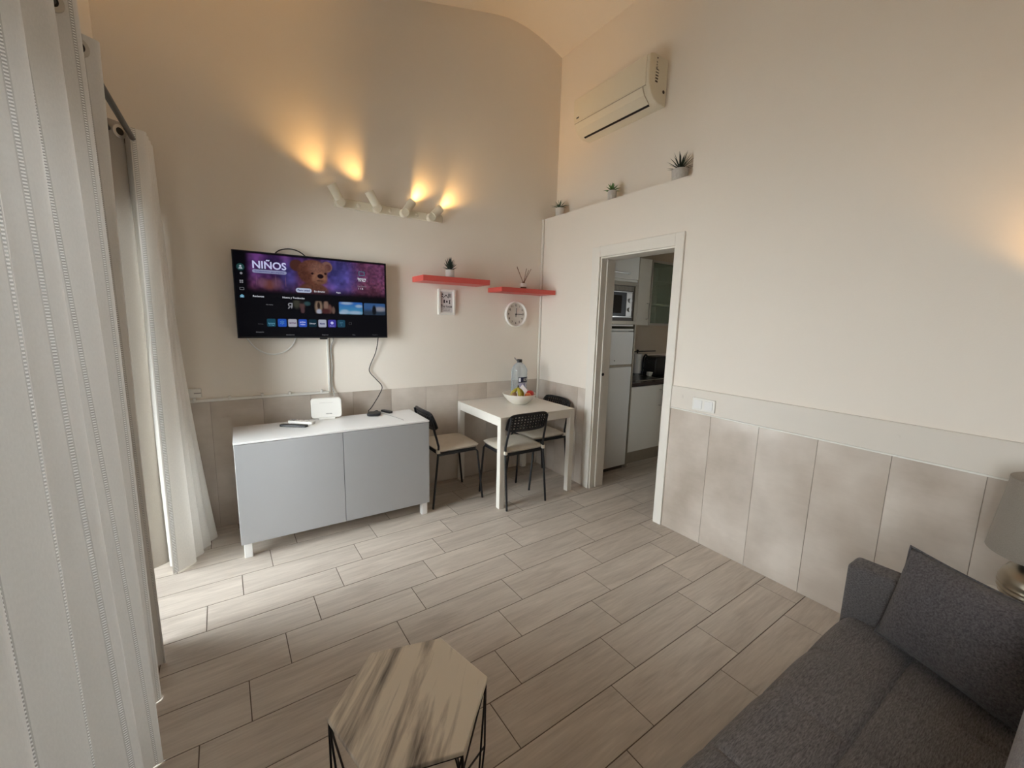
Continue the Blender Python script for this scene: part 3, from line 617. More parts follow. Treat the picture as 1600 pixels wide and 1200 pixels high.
bx('horizontal_duct', WHITEMAT, cd, -1.0, -0.007, -0.018, -0.0045, -0.006, 0.012, 0.002)
for x in (-0.055, -0.27, -0.44, -0.63, -0.82): bx('cable_clip', WHITEMAT, cd, x-0.008, x+0.008, -0.021, -0.0005, 0.002, 0.026, 0.003)
sk = thing('wall_socket', 'small wall socket half hidden behind the white curtain', 'socket', (-2.81, 0, 0.955))
bx('plate', WHITEMAT, sk, -0.04, 0.04, -0.010, 0, -0.03, 0.03, 0.003); bx('screw_strip', CORD_G, sk, 0.0, 0.038, -0.0115, -0.010, -0.003, 0.003, 0)

# ---- things on the sideboard
HT = hc
ro = thing('router', 'white rounded router standing upright on the sideboard', 'router', (-2.040, -0.155, HT+0.0005), math.radians(-7))
lean = math.radians(10)
def rfn(x, y, z):
    yy = y*math.cos(lean); return (x, z+y*math.sin(lean)*1.0, yy+0.0)
MB().prism(rrect(0.205, 0.145, 0.022, 6, 0, 0.0785), -0.014, 0.014, rfn).build('body', WHITEMAT, ro, bevel=0.006, seg=3, smooth=True)
MB().prism(rrect(0.11, 0.012, 0.005, 4, 0.0, 0.006), -0.03, 0.03, lambda x, y, z: (x, z, y)).build('stand', WHITEMAT, ro, bevel=0.002)
bx('seam_line', CORD_G, ro, -0.045, 0.045, 0.0035, 0.0045, 0.1155, 0.1163, 0)
o = text('lettering', 'HUAWEI', 0.0105, mat('ink_grey', (0.12, 0.12, 0.12), 0.6), ro, (0.015, -0.0098, 0.036), (PI/2-lean, 0, 0), bold=0.0003)
def remote(name, label, p0, p1, w, h, mt, btn, nb):
    p0 = Vector((*p0, 0)); p1 = Vector((*p1, 0)); d = p1-p0; L = d.length
    o = thing(name, label, 'remote', ((p0.x+p1.x)/2, (p0.y+p1.y)/2, HT+0.0004), math.atan2(d.y, d.x))
    MB().prism(rrect(L, w, w*0.28, 5), 0, h).build('body', mt, o, bevel=0.003, seg=3, smooth=True)
    for i in range(nb):
        x = -L*0.36+L*0.62*i/max(1, nb-1)
        for yy in (-w*0.22, w*0.22): MB().cyl((x, yy, h), (x, yy, h+0.0014), w*0.11, n=12).build('button', btn, o, smooth=True)
    return o
remote('remote_control', 'long black remote control lying on the sideboard', (-2.345, -0.245), (-2.195, -0.350), 0.038, 0.014, BLACK, mat('button_dark', (0.05, 0.05, 0.055), 0.5), 6)
wr_ = remote('remote_control', 'white remote control with a display lying on the sideboard', (-2.285, -0.165), (-2.145, -0.285), 0.048, 0.018, WHITEMAT, mat('button_grey', (0.35, 0.35, 0.36), 0.5), 4)
bx('display', mat('lcd_grey', (0.30, 0.34, 0.34), 0.2), wr_, -0.082, -0.045, -0.015, 0.015, 0.0181, 0.0190, 0.0003)
remote('remote_control', 'short black remote control beside the black media box', (-1.625, -0.105), (-1.582, -0.205), 0.036, 0.015, BLACK, mat('button_dark2', (0.05, 0.05, 0.055), 0.5), 4)
bxm = thing('media_box', 'small rounded black media box on the sideboard', 'media box', (-1.715, -0.205, HT+0.0004), math.radians(-20))
MB().prism(rrect(0.098, 0.098, 0.024, 6), 0.002, 0.020).build('body', BLACK, bxm, bevel=0.004, seg=3, smooth=True)
MB().prism(rrect(0.086, 0.086, 0.02, 6), 0, 0.002).build('foot', mat('rubber', (0.03, 0.03, 0.03), 0.9), bxm)
cable('cable', [(-1.665, -0.19, HT+0.012), (-1.63, -0.25, HT+0.004), (-1.60, -0.35, HT+0.003), (-1.575, -0.47, HT+0.003)], 0.0022, CORD_G, 'thin grey lead lying across the sideboard top')

# ================================================================== TABLE AND CHAIRS
tx0, tx1, ty0, ty1 = -0.916, -0.166, -0.755, -0.012
tb = thing('dining_table', 'square white dining table in the corner', 'table', ((tx0+tx1)/2, (ty0+ty1)/2, 0))
a, b = (tx1-tx0)/2, (ty1-ty0)/2
TBL = mat('table_white', (0.78, 0.75, 0.69), 0.33, noise=0.02)
bx('table_top', TBL, tb, -a, a, -b, b, 0.722, 0.740, 0.003)
for sx in (-1, 1):
    for sy in (-1, 1): bx('leg', TBL, tb, min(sx*a, sx*(a-0.048)), max(sx*a, sx*(a-0.048)), min(sy*b, sy*(b-0.048)), max(sy*b, sy*(b-0.048)), 0, 0.722, 0.003)
for s in (-1, 1):
    bx('apron', TBL, tb, -a+0.048, a-0.048, min(s*(b-0.003), s*(b-0.022)), max(s*(b-0.003), s*(b-0.022)), 0.665, 0.722, 0.002)
    bx('apron', TBL, tb, min(s*(a-0.003), s*(a-0.022)), max(s*(a-0.003), s*(a-0.022)), -b+0.048, b-0.048, 0.665, 0.722, 0.002)

def make_chair(label, loc, rz):
    ch = thing('dining_chair', label, 'chair', loc, rz, 'chairs at the dining table')
    for s in (-1, 1):
        MB().tube([(s*0.190, -0.225, 0), (s*0.183, -0.178, 0.44), (s*0.180, -0.180, 0.52), (s*0.176, -0.205, 0.62), (s*0.172, -0.232, 0.745)], 0.0088, 10, 4).build('rear_leg', BLACKM, ch, smooth=True)
        MB().tube([(s*0.190, 0.215, 0), (s*0.180, 0.168, 0.41), (s*0.176, 0.150, 0.428), (s*0.181, -0.178, 0.428)], 0.0088, 10).build('front_leg', BLACKM, ch, smooth=True)
    MB().tube([(-0.176, 0.148, 0.428), (0.176, 0.148, 0.428)], 0.008, 8).build('cross_bar', BLACKM, ch, smooth=True)
    MB().tube([(-0.181, -0.165, 0.428), (0.181, -0.165, 0.428)], 0.008, 8).build('cross_bar', BLACKM, ch, smooth=True)
    MB().prism(rrect(0.375, 0.345, 0.05, 5, 0, 0.0), 0.4365, 0.446).build('seat', BLACK, ch, bevel=0.003)
    # perforated backrest
    NX, NZ = 12, 5; w, z0, z1 = 0.385, 0.622, 0.772
    def bp_(u, v):
        x = (u-0.5)*w; z = z0+(z1-z0)*v; edge = abs(u-0.5)*2
        zz = z-0.034*edge**9*(1 if v > 0.5 else -0.7)*abs(2*v-1)-0.008*edge**2*v
        y = -0.205-0.030*(1-edge*edge)*0.9-0.035*v+0.022
        return (x, y, zz)
    vs = []; fs = []; idx = {}
    def vid(i, j):
        if (i, j) not in idx:
            idx[(i, j)] = len(vs); vs.append(bp_(ug[i], vg[j]))
        return idx[(i, j)]
    ug = [0.0, 0.06]; vg = [0.0, 0.10]
    for i in range(NX):
        base = 0.06+0.88*i/NX; d = 0.88/NX; ug += [base+d*0.22, base+d*0.78]
    ug += [0.94, 1.0]
    for j in range(NZ):
        base = 0.10+0.78*j/NZ; d = 0.78/NZ; vg += [base+d*0.22, base+d*0.78]
    vg += [0.88, 1.0]
    for i in range(len(ug)-1):
        for j in range(len(vg)-1):
            if i >= 2 and j >= 2 and i % 2 == 0 and j % 2 == 0 and i < len(ug)-2 and j < len(vg)-2: continue
            fs.append((vid(i, j), vid(i+1, j), vid(i+1, j+1), vid(i, j+1)))
    br = MB().add(vs, fs).build('backrest', BLACK, ch); so = br.modifiers.new('solid', 'SOLIDIFY'); so.thickness = 0.009; so.offset = 0
    # cushion: puffed grid with tufts
    n = 22; vs = []; fs = []; tufts = [(-0.09, 0.08), (0.09, 0.08), (-0.09, -0.08), (0.09, -0.08)]
    for side in (1, -1):
        for j in range(n+1):
            for i in range(n+1):
                uu = -1+2*i/n; vv = -1+2*j/n
                x, y = 0.196*uu, 0.186*vv+0.004
                k = 0.93+0.07*(1-abs(uu*vv)**3); x *= k; y = 0.004+(y-0.004)*k
                hgt = 0.019*(1-abs(uu)**5)**0.5*(1-abs(vv)**5)**0.5
                if side > 0: hgt -= sum(0.010*math.exp(-((x-a_)**2+(y-b_)**2)/0.00035) for a_, b_ in tufts)
                vs.append((x, y, 0.467+(side*hgt if side > 0 else -0.0195*min(1, (1-abs(uu)**12)*(1-abs(vv)**12)*3))))
        o0 = 0 if side > 0 else (n+1)**2
        for j in range(n):
            for i in range(n):
                q_ = (o0+j*(n+1)+i, o0+j*(n+1)+i+1, o0+(j+1)*(n+1)+i+1, o0+(j+1)*(n+1)+i); fs.append(q_ if side > 0 else q_[::-1])
    cu = MB().add(vs, fs).build('seat_cushion', CUSH, ch, smooth=True)
    for a_, b_ in tufts: MB().ball((a_, b_, 0.4775), 0.009, 0.009, 0.004, 10, 6).build('tuft', CUSH, cu, smooth=True)
    for s in (-1, 1): MB().cyl((s*0.182, -0.178, 0.444), (s*0.1815, -0.178, 0.470), 0.0165, n=16).build('strap', CUSH, cu, smooth=True)
    return ch
make_chair('black chair with cream cushion between the sideboard and the white table', (-1.132, -0.300, 0), -PI/2)
make_chair('black chair with cream cushion at the near side of the white table', (-0.688, -0.585, 0), 0)
make_chair('black chair with cream cushion between the white table and the doorway wall', (-0.275, -0.375, 0), PI/2)

# ---- fruit bowl
BX, BY = -0.478, -0.360
bo = thing('fruit_bowl', 'white ceramic bowl on the dining table', 'bowl', (BX, BY, 0.7405))
MB().lathe([(0.0, 0.0), (0.060, 0.0), (0.068, 0.003), (0.105, 0.030), (0.137, 0.066), (0.152, 0.092), (0.150, 0.094), (0.146, 0.092), (0.130, 0.066), (0.098, 0.034), (0.060, 0.010), (0.0, 0.008)], n=48).build('bowl_body', CERAMIC, bo, smooth=True)
BAN = mat('banana_skin', (0.42, 0.36, 0.05), 0.5, noise=0.25, nscale=12); BANT = mat('banana_tip', (0.10, 0.10, 0.02), 0.7)
def banana(label, end, sag):
    top = Vector((BX-0.038, BY-0.030, 0.888)); end = Vector(end); o = thing('banana', label, 'banana', end, 0, 'bananas in the bowl')
    midp = (top+end)/2+Vector(sag); n = 9; cs = []; rad = [0.005, 0.012, 0.0165, 0.0175, 0.0165, 0.013, 0.0075]
    for i in range(7):
        t_ = i/6; cs.append(end*(1-t_)**2+2*midp*t_*(1-t_)+top*t_*t_-end)
    vs = []; fs = []
    for i, c_ in enumerate(cs):
        d = (cs[min(i+1, 6)]-cs[max(i-1, 0)]).normalized(); a_ = d.orthogonal().normalized(); b_ = d.cross(a_)
        if i == 0: a0 = a_
        a0 = (a0-a0.dot(d)*d).normalized(); b_ = d.cross(a0)
        for k in range(n): vs.append(c_+rad[i]*(math.cos(2*PI*k/n)*a0+math.sin(2*PI*k/n)*b_))
    for i in range(6):
        for k in range(n): fs.append((i*n+k, i*n+(k+1) % n, (i+1)*n+(k+1) % n, (i+1)*n+k))
    fs += [tuple(range(n))[::-1], tuple(range(6*n, 7*n))]
    MB().add(vs, fs).build('skin', BAN, o, smooth=True)
    MB().cyl(cs[-1], cs[-1]+Vector((0.004, 0, 0.022)), 0.007, 0.006, 8).build('stem', BANT, o, smooth=True)
banana('green-yellow banana on the left of the bunch in the bowl', (BX-0.100, BY-0.012, 0.812), (-0.030, -0.012, 0.0))
banana('green-yellow banana in the middle of the bunch in the bowl', (BX-0.055, BY-0.085, 0.805), (-0.010, -0.040, 0.0))
banana('yellow banana reaching towards the apples in the bowl', (BX+0.020, BY-0.030, 0.806), (0.030, 0.010, 0.0))
def apple(label, at, r, col, i):
    o = thing('apple', label, 'apple', at, random.random()*6)
    MB().lathe([(0, -r*0.82), (r*0.35, -r*0.9), (r*0.75, -r*0.65), (r, 0), (r*0.92, r*0.5), (r*0.55, r*0.85), (r*0.2, r*0.82), (0.0, r*0.66)], n=24).build('skin', mat('apple_skin_%d' % i, col, 0.3, noise=0.3, nscale=18), o, smooth=True)
    MB().cyl((0, 0, r*0.66), (0.003, 0, r*1.05), 0.0018, n=6).build('stem', BANT, o)
apple('red apple at the right rim of the bowl', (BX+0.085, BY-0.045, 0.826), 0.036, (0.55, 0.035, 0.03), 1)
apple('orange-red apple beside the bananas in the bowl', (BX+0.030, BY-0.088, 0.818), 0.031, (0.62, 0.16, 0.05), 2)
wn_ = tag(MB().ball((0, 0, 0), 0.026, 0.024, 0.024, 14, 10).build('walnut', mat('walnut_shell', (0.28, 0.15, 0.06), 0.6, noise=0.4, nscale=60, bump=0.8, bscale=90), smooth=True, loc=(BX-0.098, BY-0.062, 0.836)), 'brown nut at the left rim of the bowl', 'nut')
pn = thing('paper_note', 'folded white paper standing in the bowl behind the apples', 'paper', (BX+0.062, BY+0.045, 0.830), math.radians(-35))
MB().prism([(-0.05, -0.045), (0.055, -0.045), (0.058, 0.005), (0.0, 0.072), (-0.052, 0.0)], -0.0006, 0.0006, lambda x, y, z: (x, z+y*0.25, y)).build('sheet', mat('paper', (0.78, 0.73, 0.72), 0.8), pn)
# ---- water bottle
bt = thing('water_bottle', 'large clear water bottle with black cap behind the bowl', 'bottle', (-0.352, -0.165, 0.7405))
BT = [(0.0, 0.004), (0.060, 0.0), (0.070, 0.006), (0.074, 0.02)]
for i in range(9):
    z = 0.03+i*0.026; BT += [(0.075, z), (0.0715, z+0.013)]
BT += [(0.075, 0.268), (0.072, 0.285), (0.055, 0.315), (0.034, 0.335), (0.022, 0.342), (0.020, 0.352)]
MB().lathe(BT, n=36).build('bottle_body', PET, bt, smooth=True)
MB().lathe([(0.0225, 0.346), (0.025, 0.348), (0.025, 0.372), (0.022, 0.375), (0, 0.375)], n=24).build('cap', BLACK, bt, smooth=True)
MB().tube([(-0.020, 0, 0.352), (-0.04, -0.004, 0.372), (-0.062, -0.008, 0.392)], 0.005, 8).build('carry_handle', mat('grey_handle', (0.25, 0.24, 0.25), 0.5), bt, smooth=True)
NAVY = mat('label_navy', (0.015, 0.018, 0.05), 0.4)
def arc_label(name, mt, r, a0, a1, z0, z1, n=12):
    mb = MB(); vs = []; fs = []
    for i in range(n+1):
        a_ = math.radians(a0+(a1-a0)*i/n); vs += [(r*math.cos(a_), r*math.sin(a_), z0), (r*math.cos(a_), r*math.sin(a_), z1)]
    fs = [(2*i, 2*i+2, 2*i+3, 2*i+1) for i in range(n)]
    return mb.add(vs, fs).build(name, mt, bt, smooth=True)
lb = arc_label('label', NAVY, 0.0765, -130, -30, 0.165, 0.215)
lb2 = arc_label('label_spot', mat('label_white', (0.8, 0.8, 0.85), 0.5), 0.0768, -126, -112, 0.172, 0.208, 4)
arc_label('label_lower', mat('label_pale', (0.30, 0.30, 0.42), 0.5), 0.0764, -128, -70, 0.06, 0.16, 10)
o = text('lettering', 'SOF', 0.034, mat('label_ink', (0.75, 0.76, 0.8), 0.5), bt, (0.0785*math.cos(math.radians(-78)), 0.0785*math.sin(math.radians(-78)), 0.189), (PI/2, 0, math.radians(12)), bold=0.0008, sx=0.8)

# ================================================================== WALL THINGS
s1 = thing('floating_shelf', 'coral red floating shelf holding the spiky plant', 'shelf', (-1.027, 0, 1.764), 0, 'coral red wall shelves')
bx('board', CORAL, s1, -0.298, 0.298, -0.24, -0.0005, 0, 0.043, 0.0015)
s2 = thing('floating_shelf', 'coral red floating shelf holding the reed diffuser', 'shelf', (-0.312, 0, 1.721), 0, 'coral red wall shelves')
bx('board', CORAL, s2, -0.298, 0.298, -0.24, -0.0005, 0, 0.040, 0.0015)
# picture frame
pf = thing('picture_frame', 'small white framed black and white house print on the wall', 'picture', (-1.026, 0, 1.508))
fwd, fh = 0.160, 0.217
for (x0, x1, z0, z1) in ((-fwd/2, -fwd/2+0.021, 0, fh), (fwd/2-0.021, fwd/2, 0, fh), (-fwd/2+0.021, fwd/2-0.021, 0, 0.021), (-fwd/2+0.021, fwd/2-0.021, fh-0.021, fh)):
    bx('frame_bar', WHITEMAT, pf, x0, x1, -0.022, -0.0005, z0, z1, 0.003)
pr = bx('print', mat('print_paper', (0.62, 0.60, 0.60), 0.6), pf, -fwd/2+0.021, fwd/2-0.021, -0.010, -0.004, 0.021, fh-0.021, 0)
INK = mat('print_ink', (0.035, 0.03, 0.035), 0.7)
text('lettering', 'The house', 0.033, INK, pr, (0, -0.0105, 0.072), bold=0.0006, sx=0.74)
text('lettering', 'love family home', 0.0125, INK, pr, (0, -0.0105, 0.050), sx=0.85); text('lettering', 'welcome inside', 0.0115, INK, pr, (0, -0.0105, 0.037), sx=0.85)
def inkpoly(poly): return MB().prism(poly, 0.0103, 0.0106, lambda x, y, z: (x, -z, y)).build('print_drawing', INK, pr)
inkpoly([(-0.036, 0.142), (-0.004, 0.172), (0.022, 0.142), (0.016, 0.142), (-0.004, 0.163), (-0.030, 0.142)])
inkpoly([(-0.028, 0.100), (-0.014, 0.100), (-0.014, 0.128), (-0.028, 0.128)]); inkpoly([(-0.004, 0.104), (0.010, 0.104), (0.010, 0.120), (-0.004, 0.120)])
inkpoly([(0.022, 0.094), (0.036, 0.094), (0.032, 0.112), (0.036, 0.126), (0.022, 0.126), (0.026, 0.112)]); inkpoly([(-0.046, 0.168), (-0.028, 0.168), (-0.037, 0.182)]); inkpoly([(-0.044, 0.150), (-0.034, 0.150), (-0.034, 0.160), (-0.044, 0.160)])
for i in range(3):
    for j in range(3): inkpoly([(0.014+0.011*i, 0.150+0.011*j), (0.022+0.011*i, 0.150+0.011*j), (0.022+0.011*i, 0.158+0.011*j), (0.014+0.011*i, 0.158+0.011*j)])
# clock
ck = thing('wall_clock', 'round white wall clock with black numerals under the lower shelf', 'clock', (-0.307, 0, 1.533))
def vlathe(prof, m_, name, par, n=48):
    mb = MB().lathe(prof, n=n); mb.v = [(x, -z, y) for x, y, z in mb.v]; return mb.build(name, m_, par, smooth=True)
vlathe([(0, 0.0005), (0.118, 0.0005), (0.124, 0.010), (0.124, 0.030), (0.119, 0.036), (0.112, 0.036), (0.108, 0.030), (0.105, 0.014), (0, 0.014)], WHITEMAT, 'clock_body', ck)
dial = vlathe([(0, 0.0142), (0.104, 0.0142), (0.104, 0.0150), (0, 0.0150)], mat('dial_paper', (0.70, 0.67, 0.62), 0.6), 'dial', ck)
for h in range(1, 13):
    a_ = PI/2-h*PI/6; text('numeral', str(h), 0.026, INK, dial, (0.083*math.cos(a_), -0.0153, 0.083*math.sin(a_)), bold=0.0007)
bx('minute_hand', INK, ck, -0.012, 0.076, -0.0185, -0.0175, -0.0022, 0.0022, 0)
o = bx('hour_hand', INK, ck, -0.0032, 0.0032, -0.0200, -0.0190, -0.026, 0.060, 0); o.rotation_euler = (0, math.radians(5), 0)
MB().cyl((0, -0.015, 0), (0, -0.022, 0), 0.006, n=16).build('hand_cap', INK, ck, smooth=True)
# ---- spotlight bar
def spot_bar(label, loc, rz, heads, half, group='spotlight bars', power=SPOT_W):
    f = thing('spotlight_bar', label, 'wall lamp', loc, rz, group)
    CR = CREAM
    MB().prism(rrect(2*half, 0.062, 0.014, 5), 0.0006, 0.022, lambda x, y, z: (x, -z, y)).build('mounting_plate', CR, f, bevel=0.004, smooth=True)
    for i in range(len(heads)-1):
        x = (heads[i][0]+heads[i+1][0])/2
        mb = MB().lathe([(0, 0.022), (0.013, 0.022), (0.013, 0.027), (0.009, 0.034), (0, 0.035)], n=18); mb.v = [(px+x, -pz, py) for px, py, pz in mb.v]; mb.build('fixing_knob', CR, f, smooth=True)
    for x, d, bt_ in heads:      # bt_: beam tilt off the can axis, added to throw light into the niche
        d = Vector(d).normalized(); k = Vector((x, -0.062, -0.006))
        hd = MB().cyl((x, -0.022, -0.006), (x, -0.075, -0.006), 0.033, n=28).build('spot_head', CR, f, smooth=True, bevel=0.004)
        base = k+d*0.018; tip = k+d*0.122
        mb = MB(); n = 28; a_ = d.orthogonal().normalized(); b_ = d.cross(a_); rings = [(0.0, 0.0), (0.030, 0.0), (0.031, 0.075), (0.033, 0.078), (0.033, 0.104), (0.0295, 0.104), (0.0285, 0.082), (0.0, 0.080)]
        vs = []; fs = []
        for r, h in rings:
            for i in range(n): vs.append(base+d*h+r*(math.cos(2*PI*i/n)*a_+math.sin(2*PI*i/n)*b_))
        for j in range(len(rings)-1):
            for i in range(n): fs.append((j*n+i, j*n+(i+1) % n, (j+1)*n+(i+1) % n, (j+1)*n+i))
        MB().add(vs, fs).build('can', CR, hd, smooth=True)
        MB().cyl(base+d*0.081, base+d*0.092, 0.026, 0.026, 24).build('bulb', BULB, hd, smooth=True)
        li = bpy.data.lights.new('bulb_light', 'SPOT'); li.energy = power; li.color = WARM; li.spot_size = math.radians(SPOT_A); li.spot_blend = 0.9; li.shadow_soft_size = 0.024
        lo = bpy.data.objects.new('bulb_light', li); C.objects.link(lo); lo.parent = f; lo.location = base+d*0.1035
        lo.rotation_euler = (-(d+Vector((0, bt_, 0)))).to_track_quat('Z', 'Y').to_euler()
    return f
SPOT_A = 78
BULB = mat('bulb_glow', (0.9, 0.8, 0.6), 0.5, emit=(1.0, 0.66, 0.28), es=6)
spot_bar('cream wall bar with four lit spotlights above the television', (-1.485, 0, 2.288), 0,
         [(-0.385, (-0.50, -0.10, 0.86), 0.02), (-0.125, (-0.50, -0.08, 0.86), 0.02), (0.085, (0.45, 0.20, 0.62), -0.34), (0.305, (0.62, 0.20, 0.60), -0.34)], 0.42)
spot_bar('cream wall bar with two lit spotlights on the right wall above the sofa', (0, -3.46, 1.44), -PI/2,
         [(-0.14, (-0.35, -0.10, 0.86), 0.0), (0.14, (0.30, -0.40, 0.80), 0.0)], 0.24, power=SPOT_W*1.4)

# ---- plants
def leaf_mesh(name, L, w, curl, mt, tk=0.16):
    vs = []; fs = []; n = 5
    for i in range(n+1):
        t_ = i/n; ww = w*(0.55+0.9*t_-1.45*t_*t_) if i < n else w*0.02
        x = L*t_; z = curl*L*t_*t_
        vs += [(x, -ww/2, z+ww*tk), (x, ww/2, z+ww*tk), (x, 0, z-ww*tk*0.8)]
    for i in range(n):
        a_ = 3*i
        for p, q in ((0, 1), (1, 2), (2, 0)): fs.append((a_+p, a_+3+p, a_+3+q, a_+q))
    fs += [(0, 1, 2), (3*n, 3*n+2, 3*n+1)]
    return MB().add(vs, fs).mesh(name, mt, True)
def plant(label, loc, pot, leaves, mt, potmat):
    o = thing('potted_succulent', label, 'plant', loc, random.random(), 'small potted succulents')
    r0, r1, h = pot
    p = MB().lathe([(0, 0), (r0*0.9, 0), (r0, 0.004), (r1, h-0.003), (r1*0.97, h), (r1*0.86, h), (r1*0.84, h-0.008), (0, h-0.008)], n=28).build('pot', potmat, o, smooth=True)
    MB().lathe([(0, h-0.010), (r1*0.83, h-0.010), (r1*0.8, h-0.005), (0, h-0.003)], n=20).build('soil', SOIL, p, smooth=True)
    for (n, L, w, curl, elev, hz, ph) in leaves:
        me = leaf_mesh('leaf', L, w, curl, mt)
        for i in range(n):
            l = link('leaf', me, o, (0, 0, h-0.004+hz)); e = math.radians(elev+random.uniform(-5, 5)); l.rotation_euler = (0, -e, ph+2*PI*i/n+random.uniform(-.12, .12))
            l.location.x = 0.004*math.cos(l.rotation_euler[2]); l.location.y = 0.004*math.sin(l.rotation_euler[2])
plant('small aloe-like succulent in a grey pot at the left end of the ledge', (0.055, -0.170, ZL+0.0005), (0.034, 0.042, 0.078), [(9, 0.085, 0.020, -0.45, 38, 0, 0), (6, 0.075, 0.018, -0.2, 60, 0.004, 0.4), (3, 0.075, 0.016, 0, 80, 0.006, 0.2)], LEAFM, POTW)
plant('bright green succulent in a grey pot in the middle of the ledge', (0.055, -0.828, ZL+0.0005), (0.034, 0.036, 0.080), [(7, 0.070, 0.030, -0.25, 22, 0, 0), (6, 0.062, 0.028, -0.1, 48, 0.006, 0.4), (4, 0.055, 0.026, 0, 74, 0.012, 0.2)], LEAFG, POT)
plant('large dark spiky succulent in a stone pot at the right end of the ledge', (0.056, -1.450, ZL+0.0005), (0.050, 0.056, 0.075), [(11, 0.088, 0.015, -0.15, 20, 0, 0), (11, 0.105, 0.015, -0.1, 42, 0.004, 0.3), (7, 0.115, 0.014, 0, 64, 0.008, 0.1), (3, 0.105, 0.013, 0, 82, 0.008, 0.1)], LEAFD, POT)
plant('black-green spiky succulent in a pale pot on the coral shelf', (-1.045, -0.120, 1.8075), (0.036, 0.036, 0.068), [(11, 0.062, 0.018, 0.10, 12, 0.004, 0), (11, 0.068, 0.020, 0.12, 34, 0.012, 0.3), (9, 0.075, 0.020, 0.08, 58, 0.020, 0.1), (5, 0.085, 0.020, 0, 78, 0.022, 0.1)], LEAFD, POTW)
# ---- reed diffuser
rd = thing('reed_diffuser', 'reed diffuser bottle with brown sticks on the lower coral shelf', 'diffuser', (-0.300, -0.120, 1.7615))
MB().lathe([(0, 0), (0.026, 0), (0.028, 0.003), (0.028, 0.050), (0.020, 0.058), (0.012, 0.061), (0.012, 0.070), (0, 0.070)], n=24).build('bottle', mat('amber_glass', (0.16, 0.08, 0.05), 0.2), rd, smooth=True)
MB().lathe([(0.029, 0.022), (0.0292, 0.022), (0.0292, 0.056), (0.029, 0.056)], n=28).build('label_band', WHITEMAT, rd, smooth=True)
REED = mat('reed_brown', (0.17, 0.075, 0.035), 0.7)
for x, y, z in ((-0.078, 0.0, 0.200), (-0.064, 0.02, 0.195), (0.050, 0.03, 0.195), (0.075, -0.01, 0.190), (0.066, 0.015, 0.180)):
    MB().cyl((x*0.05, y*0.05, 0.060), (x, y, z), 0.0022, n=8).build('reed', REED, rd, smooth=True)
# ---- air conditioner
ac = thing('air_conditioner', 'white split air conditioner high on the niche wall', 'air conditioner', (DN, -0.82, 3.03))
prof_ac = [(-0.001, 0.0), (-0.085, 0.0), (-0.135, 0.022), (-0.168, 0.055), (-0.190, 0.100), (-0.200, 0.150), (-0.200, 0.285), (-0.190, 0.298), (-0.150, 0.310), (-0.001, 0.310)]
hl = 0.39
MB().prism(prof_ac, -hl, hl, lambda x, y, z: (x, z, y)).build('body', CREAM, ac, bevel=0.006, seg=3, smooth=True)
MB().prism([(-0.2005, 0.100), (-0.2045, 0.104), (-0.2045, 0.286), (-0.2005, 0.290)], -hl+0.022, hl-0.022, lambda x, y, z: (x, z, y)).build('front_panel', CREAM, ac, bevel=0.001)
# louvre follows the curved lower front
MB().prism([(-0.120, 0.010), (-0.172, 0.053), (-0.196, 0.096), (-0.200, 0.093), (-0.178, 0.050), (-0.124, 0.004)], -hl+0.05, hl-0.05, lambda x, y, z: (x, z, y)).build('louvre', CREAM, ac, bevel=0.001)
MB().prism([(-0.104, -0.0015), (-0.121, 0.0085), (-0.127, 0.0105), (-0.110, -0.0015)], -hl+0.055, hl-0.055, lambda x, y, z: (x, z, y)).build('outlet_slot', BLACK, ac)
MB().prism([(-0.1995, 0.0945), (-0.2015, 0.0985), (-0.2015, 0.1003), (-0.1985, 0.0975)], -hl+0.02, hl-0.02, lambda x, y, z: (x, z, y)).build('panel_gap', mat('panel_gap_shade', (0.42, 0.37, 0.28), 0.6), ac)
bx('badge', mat('badge_dark', (0.05, 0.05, 0.05), 0.4), ac, -0.206, -0.2045, hl-0.075, hl-0.045, 0.128, 0.140, 0.0005)
AINK = mat('sticker_ink', (0.06, 0.05, 0.04), 0.6); sd = -hl-0.0008
MB().prism(rrect(0.045, 0.15, 0.004, 3, -0.115, 0.20), hl+0.0002, hl+0.0007, lambda x, y, z: (x, -z, y)).build('side_sticker', CREAM, ac)
text('lettering', 'A++', 0.030, AINK, ac, (-0.120, sd, 0.240), (PI/2, -PI/2, 0), bold=0.0004)
for i in range(5):
    z = 0.130+0.02*i; bx('sticker_mark', AINK, ac, -0.132, -0.105+0.002*i, sd-0.0002, sd, z, z+0.011-0.0015*i, 0)
MB().cyl((-0.12, sd, 0.285), (-0.12, sd-0.001, 0.285), 0.006, n=14).build('side_screw', AINK, ac)
MB().cyl((-0.035, sd, 0.09), (-0.035, sd-0.001, 0.09), 0.012, n=18).build('sticker_mark', AINK, ac)
# ---- light switch
sw = thing('light_switch', 'white double light switch on the board right of the doorway', 'switch', (-0.014, -1.828, 0.956))
MB().prism(rrect(0.158, 0.084, 0.006, 4), 0.0003, 0.009, lambda x, y, z: (-z, x, y)).build('plate', WHITEMAT, sw, bevel=0.002, smooth=True)
for s in (-0.037, 0.037): MB().prism(rrect(0.056, 0.056, 0.003, 3, s, 0), 0.009, 0.0125, lambda x, y, z: (-z, x, y)).build('rocker', WHITE, sw, bevel=0.001)

